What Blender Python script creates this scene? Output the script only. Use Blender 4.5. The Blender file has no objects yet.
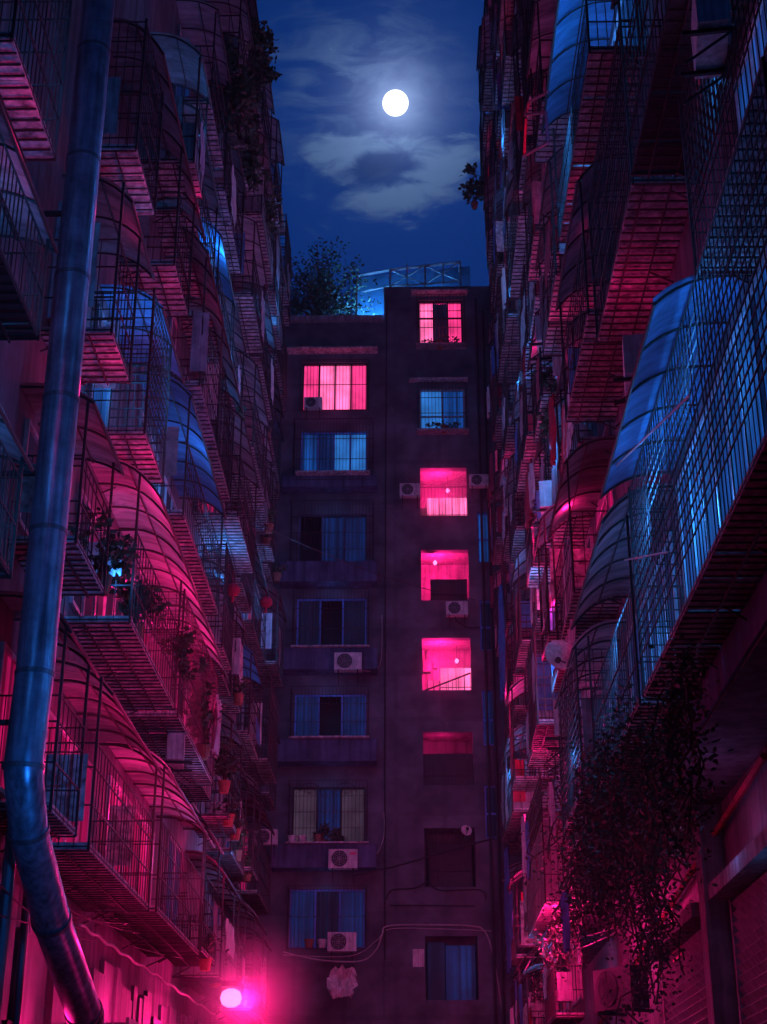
import bpy, math, random
from mathutils import Vector
random.seed(7)
C = bpy.context.scene
col = C.collection
R = math.radians

# ------------------------------------------------------------------ camera
CH = 1.6
FPX = 1530.0
PITCH = R(23.6); YAW = R(1.01)
cam_d = bpy.data.cameras.new('camera'); cam = bpy.data.objects.new('camera', cam_d); col.objects.link(cam)
cam.location = (0, 0, CH); cam.rotation_euler = (R(90) + PITCH, 0, YAW)
cam_d.sensor_fit = 'VERTICAL'; cam_d.sensor_height = 36; cam_d.sensor_width = 27
cam_d.lens = FPX / 1024 * 36; cam_d.clip_end = 9000; cam_d.clip_start = 0.05
C.camera = cam
C.view_settings.view_transform = 'Standard'; C.view_settings.look = 'None'; C.view_settings.exposure = 0
C.cycles.use_denoising = True
C.cycles.max_bounces = 5; C.cycles.diffuse_bounces = 2; C.cycles.glossy_bounces = 2
C.cycles.transmission_bounces = 4; C.cycles.transparent_max_bounces = 8; C.cycles.volume_bounces = 0
C.cycles.sample_clamp_indirect = 3; C.cycles.sample_clamp_direct = 0
C.cycles.caustics_reflective = False; C.cycles.caustics_refractive = False

cy, sy = math.cos(YAW), math.sin(YAW)
_F = Vector((-sy * math.cos(PITCH), cy * math.cos(PITCH), math.sin(PITCH)))
_R = Vector((cy, sy, 0)); _U = Vector((sy * math.sin(PITCH), -cy * math.sin(PITCH), math.cos(PITCH)))
def _ray(px, py): return _F + _R * ((px - 383.5) / FPX) - _U * ((py - 512) / FPX)
def onY(px, py, Y):
    r = _ray(px, py); t = Y / r.y; return Vector((r.x * t, Y, r.z * t + CH))
def onX(px, py, X):
    r = _ray(px, py); t = X / r.x; return Vector((X, r.y * t, r.z * t + CH))

# ------------------------------------------------------------------ materials
def nodes(m):
    m.use_nodes = True; nt = m.node_tree; nt.nodes.clear()
    return nt, nt.nodes.new, nt.links.new
def mat(name, c, rough=.8, var=.45, scale=1.5, metal=0, streak=True, bump=.0, spec=.4, tile=None, mortar=.35):
    m = bpy.data.materials.new(name); nt, N, L = nodes(m)
    out = N('ShaderNodeOutputMaterial'); b = N('ShaderNodeBsdfPrincipled'); L(b.outputs[0], out.inputs[0])
    b.inputs['Roughness'].default_value = rough; b.inputs['Metallic'].default_value = metal
    b.inputs['Specular IOR Level'].default_value = spec
    g = N('ShaderNodeNewGeometry')
    n1 = N('ShaderNodeTexNoise'); n1.inputs['Scale'].default_value = scale; n1.inputs['Detail'].default_value = 8
    n1.inputs['Roughness'].default_value = .65
    L(g.outputs['Position'], n1.inputs['Vector'])
    mp = N('ShaderNodeMapping'); mp.inputs['Scale'].default_value = (6, 6, .35) if streak else (3, 3, 3)
    L(g.outputs['Position'], mp.inputs['Vector'])
    n2 = N('ShaderNodeTexNoise'); n2.inputs['Scale'].default_value = scale * .9; n2.inputs['Detail'].default_value = 6
    L(mp.outputs[0], n2.inputs['Vector'])
    mul = N('ShaderNodeMath'); mul.operation = 'MULTIPLY'; L(n1.outputs['Fac'], mul.inputs[0]); L(n2.outputs['Fac'], mul.inputs[1])
    r = N('ShaderNodeMapRange'); r.inputs[1].default_value = .12; r.inputs[2].default_value = .38
    L(mul.outputs[0], r.inputs[0])
    mx = N('ShaderNodeMix'); mx.data_type = 'RGBA'
    mx.inputs['A'].default_value = (*[x * (1 - var) * .8 for x in c], 1); mx.inputs['B'].default_value = (*[min(1, x * (1 + var * .35)) for x in c], 1)
    L(r.outputs[0], mx.inputs['Factor'])
    last = mx.outputs['Result']
    if tile:
        bk = N('ShaderNodeTexBrick'); bk.offset = 0; bk.inputs['Scale'].default_value = 1
        bk.inputs['Brick Width'].default_value = tile; bk.inputs['Row Height'].default_value = tile
        bk.inputs['Mortar Size'].default_value = tile * .05; bk.inputs['Mortar'].default_value = (mortar, mortar, mortar, 1)
        bk.inputs['Color1'].default_value = (1, 1, 1, 1); bk.inputs['Color2'].default_value = (.86, .86, .86, 1)
        sx = N('ShaderNodeSeparateXYZ'); L(g.outputs['Position'], sx.inputs[0])
        ad = N('ShaderNodeMath'); L(sx.outputs[0], ad.inputs[0]); L(sx.outputs[1], ad.inputs[1])
        cb = N('ShaderNodeCombineXYZ'); L(ad.outputs[0], cb.inputs[0]); L(sx.outputs[2], cb.inputs[1])
        L(cb.outputs[0], bk.inputs['Vector'])
        m2 = N('ShaderNodeMix'); m2.data_type = 'RGBA'; m2.blend_type = 'MULTIPLY'; m2.inputs['Factor'].default_value = 1
        L(last, m2.inputs['A']); L(bk.outputs['Color'], m2.inputs['B']); last = m2.outputs['Result']
    L(last, b.inputs['Base Color'])
    if bump:
        bp = N('ShaderNodeBump'); bp.inputs['Strength'].default_value = bump; bp.inputs['Distance'].default_value = .03
        L(n1.outputs['Fac'], bp.inputs['Height']); L(bp.outputs[0], b.inputs['Normal'])
    return m
def sheet_mat(name, c, trans=.5, var=.72):
    m = bpy.data.materials.new(name); nt, N, L = nodes(m)
    out = N('ShaderNodeOutputMaterial'); d = N('ShaderNodeBsdfDiffuse'); t = N('ShaderNodeBsdfTranslucent'); g = N('ShaderNodeBsdfGlossy')
    g.inputs['Roughness'].default_value = .5
    ge = N('ShaderNodeNewGeometry'); n = N('ShaderNodeTexNoise'); n.inputs['Scale'].default_value = 1.6; n.inputs['Detail'].default_value = 10
    n.inputs['Roughness'].default_value = .72; n.inputs['Distortion'].default_value = .6
    mp = N('ShaderNodeMapping'); mp.inputs['Scale'].default_value = (.7, 2.6, .9); L(ge.outputs['Position'], mp.inputs['Vector']); L(mp.outputs[0], n.inputs['Vector'])
    r = N('ShaderNodeMapRange'); r.inputs[1].default_value = .35; r.inputs[2].default_value = .65; L(n.outputs['Fac'], r.inputs[0])
    mx = N('ShaderNodeMix'); mx.data_type = 'RGBA'; mx.inputs['A'].default_value = (*[x * (1 - var) for x in c], 1); mx.inputs['B'].default_value = (*c, 1)
    L(r.outputs[0], mx.inputs['Factor']); L(mx.outputs['Result'], d.inputs[0]); L(mx.outputs['Result'], t.inputs[0])
    s = N('ShaderNodeMixShader'); s.inputs[0].default_value = trans; L(d.outputs[0], s.inputs[1]); L(t.outputs[0], s.inputs[2])
    s2 = N('ShaderNodeMixShader'); s2.inputs[0].default_value = .025; L(s.outputs[0], s2.inputs[1]); L(g.outputs[0], s2.inputs[2])
    L(s2.outputs[0], out.inputs[0]); return m
def glow(name, c, strength, fold=0, base=.05, axis=0, patch=.5):
    """lit curtain or lampshade: emission broken up by folds and blotches"""
    m = bpy.data.materials.new(name); nt, N, L = nodes(m)
    out = N('ShaderNodeOutputMaterial'); e = N('ShaderNodeEmission'); e.inputs[0].default_value = (*c, 1)
    g = N('ShaderNodeNewGeometry'); n = N('ShaderNodeTexNoise'); n.inputs['Scale'].default_value = 1.3; n.inputs['Detail'].default_value = 4
    L(g.outputs['Position'], n.inputs['Vector'])
    r = N('ShaderNodeMapRange'); r.inputs[1].default_value = .35; r.inputs[2].default_value = .65
    r.inputs[3].default_value = strength * (1 - patch); r.inputs[4].default_value = strength
    L(n.outputs['Fac'], r.inputs[0]); last = r.outputs[0]
    if fold:
        sx = N('ShaderNodeSeparateXYZ'); L(g.outputs['Position'], sx.inputs[0])
        n3 = N('ShaderNodeTexNoise'); n3.noise_dimensions = '1D'; n3.inputs['Scale'].default_value = fold; n3.inputs['Detail'].default_value = 3
        ad = N('ShaderNodeMath'); L(sx.outputs[0], ad.inputs[0]); L(sx.outputs[1], ad.inputs[1]); L(ad.outputs[0], n3.inputs['W'])
        r3 = N('ShaderNodeMapRange'); r3.inputs[1].default_value = .35; r3.inputs[2].default_value = .65; r3.inputs[3].default_value = .25 if strength < 1.5 else .6
        L(n3.outputs['Fac'], r3.inputs[0]); mu = N('ShaderNodeMath'); mu.operation = 'MULTIPLY'
        L(last, mu.inputs[0]); L(r3.outputs[0], mu.inputs[1]); last = mu.outputs[0]
    L(last, e.inputs[1])
    d = N('ShaderNodeBsdfDiffuse'); d.inputs[0].default_value = (base, base, base, 1)
    a = N('ShaderNodeAddShader'); L(e.outputs[0], a.inputs[0]); L(d.outputs[0], a.inputs[1]); L(a.outputs[0], out.inputs[0])
    return m
MAG = (1, .010, .20); MAGW = (1, .045, .26); BLU = (.02, .22, 1); CYA = (.015, .19, .95)
M = dict(
    wall=mat('stained_render', (.17, .165, .18), .9, .6, .8, bump=.4),
    wall_r=mat('stained_render_right', (.14, .14, .17), .9, .7, .9, bump=.4),
    wall_e=mat('grey_cement_wall', (.135, .15, .17), .9, .5, .5, bump=.5, streak=False, tile=1.47, mortar=.82),
    bay=mat('painted_bay', (.09, .12, .20), .85, .6, 1.1, bump=.3),
    tiles=mat('small_wall_tiles', (.20, .19, .22), .55, .6, 1.2),
    conc=mat('concrete', (.32, .31, .31), .9, .5, 2, bump=.4),
    steel=mat('rusty_steel', (.05, .04, .038), .6, .5, 6, metal=.2),
    steel_l=mat('pale_painted_steel', (.42, .42, .44), .5, .4, 6, metal=.1),
    duct=mat('galvanised_duct', (.34, .42, .52), .33, .6, 3, metal=.6, bump=.15),
    ring=mat('duct_ring', (.22, .24, .26), .45, .35, 3, metal=.7),
    board=mat('weathered_board', (.52, .48, .47), .85, .75, 4, streak=False),
    white=mat('yellowed_white_plastic', (.66, .65, .62), .5, .4, 4),
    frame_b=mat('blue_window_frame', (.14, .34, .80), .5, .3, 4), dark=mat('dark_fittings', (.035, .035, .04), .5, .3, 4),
    glass=mat('dark_window_glass', (.03, .04, .06), .12, .4, 2, spec=.8),
    leaf=mat('leaves', (.06, .10, .045), .6, .5, 5, streak=False),
    twig=mat('bark', (.07, .05, .04), .9, .4, 5),
    pot=mat('terracotta_pot', (.30, .13, .08), .8, .4, 5),
    cable=mat('black_cable', (.03, .03, .03), .5, .2, 3),
    cable_l=mat('grey_cable', (.45, .44, .42), .5, .3, 3),
    cloth=mat('faded_cloth', (.45, .42, .45), .9, .5, 4),
    clothb=mat('blue_cloth', (.08, .16, .40), .9, .5, 4),
    red=mat('red_cloth', (.42, .03, .07), .8, .4, 4),
    ground=mat('wet_asphalt', (.05, .05, .055), .35, .4, 1, streak=False),
    shut=mat('roller_shutter', (.45, .45, .47), .4, .5, 2, metal=.35),
    sheet=sheet_mat('polycarbonate_sheet', (.66, .66, .68)),
    sheet_g=sheet_mat('grimy_sheet', (.34, .32, .33), .35, .7),
    sheet_b=sheet_mat('blue_plastic_sheet', (.16, .42, .70), .5, .55),
    g_mag=glow('magenta_lit_curtain', MAGW, 1.7, 5), g_mag_hot=glow('bright_lit_room', (1, .14, .40), 2.6, 2),
    g_mag_lo=glow('dim_magenta_curtain', MAG, .55, 6), g_blu=glow('blue_lit_curtain', CYA, .42, 6),
    g_blu_lo=glow('dim_blue_curtain', (.008, .09, .55), .24, 7), g_blu_hot=glow('bright_blue_pane', (.035, .26, .9), .75, 0),
    g_lamp=glow('lamp_glass', (1, .20, .55), 2.6, 0, patch=0), g_grey=glow('dim_room_light', (.5, .30, .55), .10, 0), g_dk=glow('dark_blue_curtain', (.015, .06, .3), .10, 7),
)

# ------------------------------------------------------------------ mesh builder
class MB:
    def __init__(s): s.v = []; s.f = []; s.uv = None
    def box(s, x0, x1, y0, y1, z0, z1):
        x0, x1 = sorted((x0, x1)); y0, y1 = sorted((y0, y1)); z0, z1 = sorted((z0, z1)); n = len(s.v)
        s.v += [(x, y, z) for z in (z0, z1) for y in (y0, y1) for x in (x0, x1)]
        s.f += [tuple(n + i for i in q) for q in ((0, 2, 3, 1), (4, 5, 7, 6), (0, 1, 5, 4), (2, 6, 7, 3), (0, 4, 6, 2), (1, 3, 7, 5))]
        return s
    def bar(s, p, q, r=.01, n=4, cap=True):
        p = Vector(p); q = Vector(q); d = q - p
        if d.length < 1e-5: return s
        d.normalize(); a = d.cross(Vector((0, 0, 1)) if abs(d.z) < .9 else Vector((1, 0, 0))).normalized(); b = d.cross(a)
        k = len(s.v)
        for c in (p, q):
            for i in range(n):
                t = 2 * math.pi * (i + .5) / n; s.v.append(tuple(c + a * (r * math.cos(t)) + b * (r * math.sin(t))))
        for i in range(n):
            j = (i + 1) % n; s.f.append((k + i, k + j, k + n + j, k + n + i))
        if cap: s.f.append(tuple(k + n - 1 - i for i in range(n))); s.f.append(tuple(k + n + i for i in range(n)))
        return s
    def tube(s, pts, r=.01, n=5, close=True):
        pts = [Vector(p) for p in pts]; rs = r if isinstance(r, list) else [r] * len(pts); k = len(s.v); up = None
        for i, p in enumerate(pts):
            d = (pts[min(i + 1, len(pts) - 1)] - pts[max(i - 1, 0)]).normalized()
            if up is None: up = d.cross(Vector((0, 0, 1)) if abs(d.z) < .9 else Vector((1, 0, 0))).normalized()
            a = (up - d * up.dot(d)).normalized(); up = a; b = d.cross(a)
            for j in range(n):
                t = 2 * math.pi * j / n; s.v.append(tuple(p + a * (rs[i] * math.cos(t)) + b * (rs[i] * math.sin(t))))
        for i in range(len(pts) - 1):
            for j in range(n):
                j2 = (j + 1) % n; s.f.append((k + i * n + j, k + i * n + j2, k + (i + 1) * n + j2, k + (i + 1) * n + j))
        if close:
            s.f.append(tuple(k + n - 1 - j for j in range(n))); e = k + (len(pts) - 1) * n; s.f.append(tuple(e + j for j in range(n)))
        return s
    def grid(s, rows):
        k = len(s.v); w = len(rows[0])
        for r in rows: s.v += [tuple(p) for p in r]
        for i in range(len(rows) - 1):
            for j in range(w - 1): a = k + i * w + j; s.f.append((a, a + 1, a + w + 1, a + w))
        return s
    def disc(s, c, r, ax, n=20, th=.01):
        c = Vector(c); ax = Vector(ax).normalized(); return s.bar(c - ax * th / 2, c + ax * th / 2, r, n)
    def leaf(s, c, size, rnd):
        c = Vector(c); a = Vector((rnd.gauss(0, 1), rnd.gauss(0, 1), rnd.gauss(0, .7))).normalized()
        b = a.cross(Vector((rnd.gauss(0, 1), rnd.gauss(0, 1), rnd.gauss(0, 1)))).normalized()
        k = len(s.v); L_ = size * rnd.uniform(.7, 1.3); W = L_ * .28
        s.v += [tuple(c), tuple(c + a * L_ * .5 + b * W), tuple(c + a * L_), tuple(c + a * L_ * .5 - b * W)]
        s.f.append((k, k + 1, k + 2, k + 3)); return s
    def mesh(s, name, m, off=(0, 0, 0), smooth=False):
        me = bpy.data.meshes.new(name); o = Vector(off)
        me.from_pydata([(x - o.x, y - o.y, z - o.z) for x, y, z in s.v], [], s.f); me.materials.append(m)
        if smooth: me.polygons.foreach_set('use_smooth', [True] * len(me.polygons))
        me.update(); return me
    def build(s, name, m, parent=None, off=None, smooth=False):
        if off is None:
            off = (0, 0, 0); r = parent
            while r is not None and r.parent: r = r.parent
            if r is not None: off = r.location
            elif s.v:
                xs, ys, zs = zip(*s.v); off = ((min(xs) + max(xs)) / 2, (min(ys) + max(ys)) / 2, min(zs))
        o = bpy.data.objects.new(name, s.mesh(name, m, off, smooth)); col.objects.link(o)
        if parent: o.parent = parent
        else: o.location = off
        return o
def tag(o, label=None, cat=None, group=None, kind=None):
    if label: o['label'] = label
    if cat: o['category'] = cat
    if group: o['group'] = group
    if kind: o['kind'] = kind
    return o
def thing(name, loc, label, cat, group=None):
    o = bpy.data.objects.new(name, None); col.objects.link(o); o.location = loc; o.empty_display_size = .2
    return tag(o, label, cat, group)
def light(kind, loc, c, w, size=.15, name='lamp_light', target=None, spot=None, angle=None):
    d = bpy.data.lights.new(name, kind); d.color = c; d.energy = w
    if kind in ('POINT', 'SPOT'): d.shadow_soft_size = size
    if kind == 'SPOT': d.spot_size = R(spot or 80); d.spot_blend = .8
    if kind == 'SUN': d.angle = R(angle or .5)
    o = bpy.data.objects.new(name, d); col.objects.link(o); o.location = loc
    if target is not None: o.rotation_euler = (Vector(target) - Vector(loc)).to_track_quat('-Z', 'Y').to_euler()
    return o
def lerp(a, b, t): return a + (b - a) * t

# ------------------------------------------------------------------ setting
MB().box(-60, 60, -30, 140, -.3, 0).build('ground', M['ground']); tag(bpy.data.objects['ground'], kind='structure')
XL, XR = -4.6, 3.4

# ------------------------------------------------------------------ buildings (roots)
left_b = thing('apartment_building', (-7, 26, 0), 'long tenement along the left side covered in barred balconies, curved awnings and grilles', 'building')
right_b = thing('apartment_building', (7, 26, 0), 'tall tenement along the right side with blue-lit caged balconies overhanging the alley', 'building')
end_b = thing('apartment_building', (-1, 50, 0), 'dark grey apartment block closing the alley with magenta-lit stair openings', 'building')

LROOF = 31.0
w = MB(); w.box(XL - 6, XL, 6, 43.6, 0, LROOF); w.box(XL - 6, XL - .012, 43.6, 46.2, 0, 28.4)
w.build('wall', M['wall'], left_b)
w = MB(); w.box(XL - 6, XL + .5, 5.9, 43.8, LROOF + .003, LROOF + .25); w.build('roof', M['conc'], left_b)
w = MB(); w.box(XR, XR + 7, 4, 46.2, 6.4, 44); w.build('wall', M['wall_r'], right_b)
w = MB(); w.box(4.3, XR + 7, 4, 46.2, 0, 6.397); w.build('ground_floor_wall', M['tiles'], right_b)

def window(bld, side, y0, y1, z0, z1, pane=None, cur=None, fm='steel_l'):
    xw = XL if side < 0 else XR; o = 1 if side < 0 else -1
    f = MB(); d0, d1 = xw + o * .003, xw + o * .06
    f.box(d0, d1, y0, y1, z0, z0 + .06); f.box(d0, d1, y0, y1, z1 - .06, z1)
    nm = max(2, int((y1 - y0) / .7) + 1)
    for i in range(nm):
        y = lerp(y0, y1 - .05, i / (nm - 1)); f.box(d0, d1 - o * .004, y, y + .05, z0 + .061, z1 - .061)
    fr = f.build('window', M[fm], bld)
    g = MB(); g.grid([[(xw + o * .02, y0, z0), (xw + o * .02, y1, z0)], [(xw + o * .02, y0, z1), (xw + o * .02, y1, z1)]])
    g.build('pane', M[cur or pane or 'glass'], fr)
    return fr

def bars_face(g, p0, p1, z0, z1, sp, r, rails, rnd=random.Random(3)):
    """vertical bars between plan points p0 and p1"""
    p0 = Vector((*p0, 0)); p1 = Vector((*p1, 0)); L_ = (p1 - p0).length; n = max(1, round(L_ / sp))
    for i in range(n + 1):
        if rnd.random() < .04 and 0 < i < n: continue
        p = p0.lerp(p1, i / n); b_ = rnd.gauss(0, .012) if rnd.random() < .25 else 0
        g.bar((p.x, p.y, z0), (p.x + b_ * .4, p.y + b_, z1), r * rnd.uniform(.85, 1.15), 4, False)
    for z in rails:
        g.bar((p0.x, p0.y, z), (p1.x, p1.y, z), r * 1.5, 4, False)

def cage(bld, side, y0, y1, zb, h=2.15, p=.9, sp=.13, net=False, tray='board', awn='sheet', awn_y=None, rise=1.05, over=.06,
         win=None, bar_r=.008, solid=0, gh=None, fm='steel', top_bars=True, lab=None, clutter=0):
    """a caged balcony: floor tray with bars beneath, grille, curved awning with ribs"""
    xw = XL if side < 0 else XR; o = 1 if side < 0 else -1
    X = lambda d: xw + o * d
    rnd = random.Random(int(y0 * 91 + zb * 37 + side))
    zt = zb + h; gt = zb + (gh if gh else (h * .62 if awn and not net else h))
    if awn and not net and not gh: sp *= 1.7
    t = MB()
    # tray boards with gaps, laid along y
    y = y0 + .03
    while y < y1 - .05:
        wd = min(rnd.uniform(.55, 1.1), y1 - .03 - y); dz = rnd.uniform(0, .015)
        t.box(X(.004), X(p - .03), y, y + wd - rnd.uniform(.008, .05), zb + dz, zb + .03 + dz); y += wd
    t.box(X(.004), X(p), y0, y0 + .028, zb - .01, zb + .07); t.box(X(.004), X(p), y1 - .028, y1, zb - .01, zb + .07)
    t.box(X(p - .028), X(p), y0 + .03, y1 - .03, zb - .012, zb + .068)
    part = t.build('balcony', M[tray], bld)
    if lab: part['label'] = lab
    fb = MB(); n = max(2, round((y1 - y0) / .17))
    for i in range(n + 1):
        yy = lerp(y0 + .02, y1 - .02, i / n) + rnd.uniform(-.01, .01); fb.bar((X(.01), yy, zb - .03), (X(p), yy, zb - .03), .013, 4, False)
    for d in (.3, .62):
        if d < p - .1: fb.bar((X(d), y0, zb - .055), (X(d), y1, zb - .055), .014, 4, False)
    # support brackets
    for i in range(max(2, int((y1 - y0) / 1.6) + 1)):
        yy = lerp(y0 + .1, y1 - .1, i / max(1, int((y1 - y0) / 1.6)))
        fb.bar((X(.0), yy, zb - .22), (X(p * .4), yy, zb - .06), .014, 4)
    fb.build('floor_bars', M[fm], part)
    g = MB(); rails = [zb + .02]; z = zb + .5
    while z < gt - .1: rails.append(z); z += .45 if not net else .15
    rails.append(gt)
    if solid:
        s_ = MB(); s_.box(X(p), X(p - .07), y0, y1, zb + .07, zb + solid); s_.box(X(.004), X(p - .071), y0, y0 + .07, zb + .071, zb + solid - .003)
        s_.box(X(.004), X(p - .071), y1 - .07, y1, zb + .071, zb + solid - .003); s_.build('parapet', M['conc'], part)
    for a, b in (((X(p), y0), (X(p), y1)), ((X(.01), y0), (X(p), y0)), ((X(.01), y1), (X(p), y1))):
        bars_face(g, a, b, zb, gt, sp, bar_r, rails)
    for yy in (y0, y1): g.bar((X(p), yy, zb - .03), (X(p), yy, zt + .05), .022, 4)
    if top_bars and not awn:
        n = max(2, round((y1 - y0) / .3))
        for i in range(n + 1): yy = lerp(y0, y1, i / n); g.bar((X(0), yy, zt), (X(p), yy, zt), bar_r, 4, False)
    g.build('grille', M[fm], part)
    if awn:
        a0, a1 = awn_y or (y0 - .15, y1 + .15); A = MB(); K = 8; RB = MB(); po = p + over
        def prof(k): # k 0..1 from wall to lip
            return k * po, zt + rise * .42 * (1 - k ** 2.8)
        ny = max(2, int((a1 - a0) / .45)); rows = []
        sag = [rnd.uniform(-.03, .03) for _ in range(ny + 1)]
        for i in range(ny + 1):
            yy = lerp(a0, a1, i / ny); rows.append([(X(prof(k / K)[0]), yy, prof(k / K)[1] + sag[i] * (k / K)) for k in range(K + 1)])
        A.grid(rows); A.build('awning', M[awn], part, smooth=True)
        nr = max(2, int((a1 - a0) / .8) + 1)
        for i in range(nr):
            yy = lerp(a0 + .02, a1 - .02, i / (nr - 1))
            RB.tube([(X(prof(k / K)[0]), yy, prof(k / K)[1] - .045) for k in range(K + 1)], .017, 4)
        RB.bar((X(po), a0, zt - .045), (X(po), a1, zt - .045), .022, 5)
        RB.bar((X(po * .55), a0, prof(.55)[1] - .06), (X(po * .55), a1, prof(.55)[1] - .06), .014, 4)
        RB.build('awning_frame', M['steel'], part)
    for c_ in range(clutter):
        # sheets, boards and cloths tied over parts of the grille
        m_ = rnd.choice(['sheet', 'board', 'cloth', 'sheet_b', 'red', 'sheet_g', 'board', 'white', 'sheet', 'clothb'] if o < 0 else ['sheet', 'board', 'cloth', 'sheet_b' if zb > 9 else 'board', 'sheet_g', 'white', 'sheet_g']); q = MB(); zz = rnd.uniform(zb + .1, zb + .7); ze = zz + rnd.uniform(.5, 1.3)
        if c_ == 0:
            a, b2 = sorted((rnd.uniform(.02, p - .05), rnd.uniform(.02, p - .05))); b2 = max(b2, a + .3); rows = []
            for k in range(7): rows.append([(X(lerp(a, b2, j / 5)), y0 - .02 - .012 * math.sin(j * 2.1 + k), lerp(zz, ze, k / 6) + .015 * math.sin(j * 3)) for j in range(6)])
        else:
            a = rnd.uniform(y0, y1 - .5); b2 = min(y1, a + rnd.uniform(.4, 1.6)); rows = []
            for k in range(7): rows.append([(X(p + .02 + .015 * math.sin(j * 1.7 + k)), lerp(a, b2, j / 7), lerp(zz, ze, k / 6) + .02 * math.sin(j * 2.3)) for j in range(8)])
        q.grid(rows); q.build('tied_sheet', M[m_], part, smooth=m_ in ('cloth', 'sheet_b', 'red'))
    if win is not None:
        window(bld, side, y0 + .25, y1 - .25, zb + .35 + .0, zt - .05, cur=win)
    return part

# ------------------------------------------------------------------ LEFT: observed balconies  (y0,y1,zb,h,p,kw)
FL = [5.3, 8.4, 11.4, 14.6, 17.7, 20.8, 23.9, 27.0]
LEFT = [
    # near column beside the frame edge
    (9.6, 13.2, 6.75, 1.2, .9, dict(tray='steel', awn='sheet_g', win='g_blu', rise=.5, gh=1.0)),
    (10.2, 13.3, 9.35, 1.15, .9, dict(tray='steel', awn='sheet_g', win='g_blu', rise=.5, gh=1.0)),
    (11.3, 13.15, 11.42, 2.1, .92, dict(awn=None, win='g_blu', sp=.14)),
    # column behind the duct
    (16.0, 17.3, 5.2, 2.0, .8, dict(awn='sheet_g', win='g_mag_lo', awn_y=(15.95, 17.6))),
    (16.1, 17.8, 8.3, 1.75, .8, dict(awn='sheet_g', win='g_dk', over=.1, rise=.55)),
    (16.6, 17.9, 11.35, 2.2, .9, dict(awn='sheet_g', win='g_blu_lo', awn_y=(16.9, 18.8))),
    (17.2, 18.8, 14.6, 2.2, .9, dict(awn=None, win='g_dk')),
    # third column
    (17.6, 21.9, 5.1, 2.0, .9, dict(awn='sheet_g', win='g_mag_lo', awn_y=(18.0, 22.0), sp=.11)),
    (19.1, 23.2, 8.4, 2.1, .9, dict(awn='sheet', win='g_dk', awn_y=(19.7, 28.3), over=.2, rise=1.5)),
    (19.2, 20.9, 11.25, 2.3, .9, dict(awn='sheet_b', win='g_blu', awn_y=(19.6, 22.0), net=True, sp=.12, bar_r=.007, rise=.9)),
    (20.7, 22.3, 15.0, 2.2, .9, dict(awn='sheet_g', win='g_mag_lo', awn_y=(18.3, 23.3), rise=1.6)),
    # fourth column
    (22.6, 27.4, 5.2, 2.1, .9, dict(awn='sheet', win='g_mag_lo', rise=.9, sp=.11)),
    (23.6, 28.2, 8.4, 2.1, .9, dict(awn=None, win='g_mag_lo', net=False)),
    (23.0, 27.9, 11.65, 2.1, .9, dict(awn='sheet_b', win='g_dk', awn_y=(22.8, 28.0), rise=1.1)),
    (24.0, 26.6, 14.6, 2.6, .9, dict(awn='sheet_g', win='g_dk', awn_y=(23.7, 30.0), rise=1.5)),
    (27.2, 29.8, 14.9, 2.0, .8, dict(awn=None, win='g_dk')),
]
for y0, y1, zb, h, p, kw in LEFT: cage(left_b, -1, y0, y1, zb, h, p, clutter=1 if y0 > 16 else 0, **kw)
rl = random.Random(11)
# higher floors over the near columns, then every floor of the far half
for k, zb in enumerate(FL):
    y = 24.0 if k > 3 else 29.8 if k in (3,) else 28.6
    if k >= 4: y = 21.5 + (k - 4) * 2.6
    while y < 43.2:
        L_ = rl.uniform(1.4, 3.8); e = min(y + L_, 43.5)
        if e - y > 1.1:
            awn = rl.choice(['sheet_g', 'sheet', None, 'sheet_b', 'sheet_g', 'sheet_g'])
            if y > 38 and k > 5: awn = None
            cage(left_b, -1, y, e - .35, zb + rl.uniform(-.15, .2), rl.uniform(1.9, 2.3), rl.uniform(.6, .98), sp=.15, awn=awn, rise=rl.uniform(.6, 1.3),
                 win=rl.choice(['g_dk', 'g_blu_lo', 'g_dk', 'glass', 'g_mag_lo']), bar_r=.011, solid=rl.choice([0, 0, 0, .8]), clutter=rl.choice([0, 1, 1, 2]))
        y = e + rl.uniform(.0, .5)

# ------------------------------------------------------------------ RIGHT
RIGHT = [
    (9.6, 17.7, 6.9, 2.7, .6, dict(awn='sheet_b', win='g_blu', awn_y=(13.1, 17.8), over=.35, rise=.8, sp=.15, net=True, bar_r=.007)),
    (8.8, 12.9, 9.75, 2.1, .55, dict(awn=None, win='g_blu', sp=.15, net=True, bar_r=.007)),
    (17.9, 22.6, 6.9, 2.4, .62, dict(awn='sheet_g', win='g_blu_lo', awn_y=(17.9, 22.0), over=.32, rise=1.2, sp=.11)),
    (10.2, 14.6, 12.2, 2.6, .8, dict(tray='steel', awn='sheet_g', win='g_dk', sp=.12, rise=1.0)),
    (14.9, 18.6, 12.3, 2.4, .75, dict(awn=None, win='g_dk')),
    (19.0, 22.4, 13.0, 2.2, .8, dict(awn='sheet_g', win='g_blu_lo', rise=1.2)),
    (17.2, 22.0, 16.2, 2.3, .8, dict(awn='sheet_b', win='g_blu', awn_y=(16.6, 22.0), rise=1.2, over=.2, gh=.9)),
    (22.6, 25.5, 10.1, 2.2, .8, dict(awn='sheet_g', win='g_mag_lo')),
    (22.8, 26.0, 7.0, 2.2, .8, dict(awn='sheet', win='g_blu_lo', net=True, bar_r=.007)),
    (29.0, 33.4, 6.35, 2.4, .9, dict(awn=None, solid=1.5, win='g_mag_lo', tray='white')),
    (29.0, 32.6, 21.6, 2.5, .85, dict(awn='sheet_g', win='g_dk', rise=2.4)),
]
for y0, y1, zb, h, p, kw in RIGHT: cage(right_b, 1, y0, y1, zb, h, p, clutter=1 if y0 > 18 else 0, **kw)
rr = random.Random(23)
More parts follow.
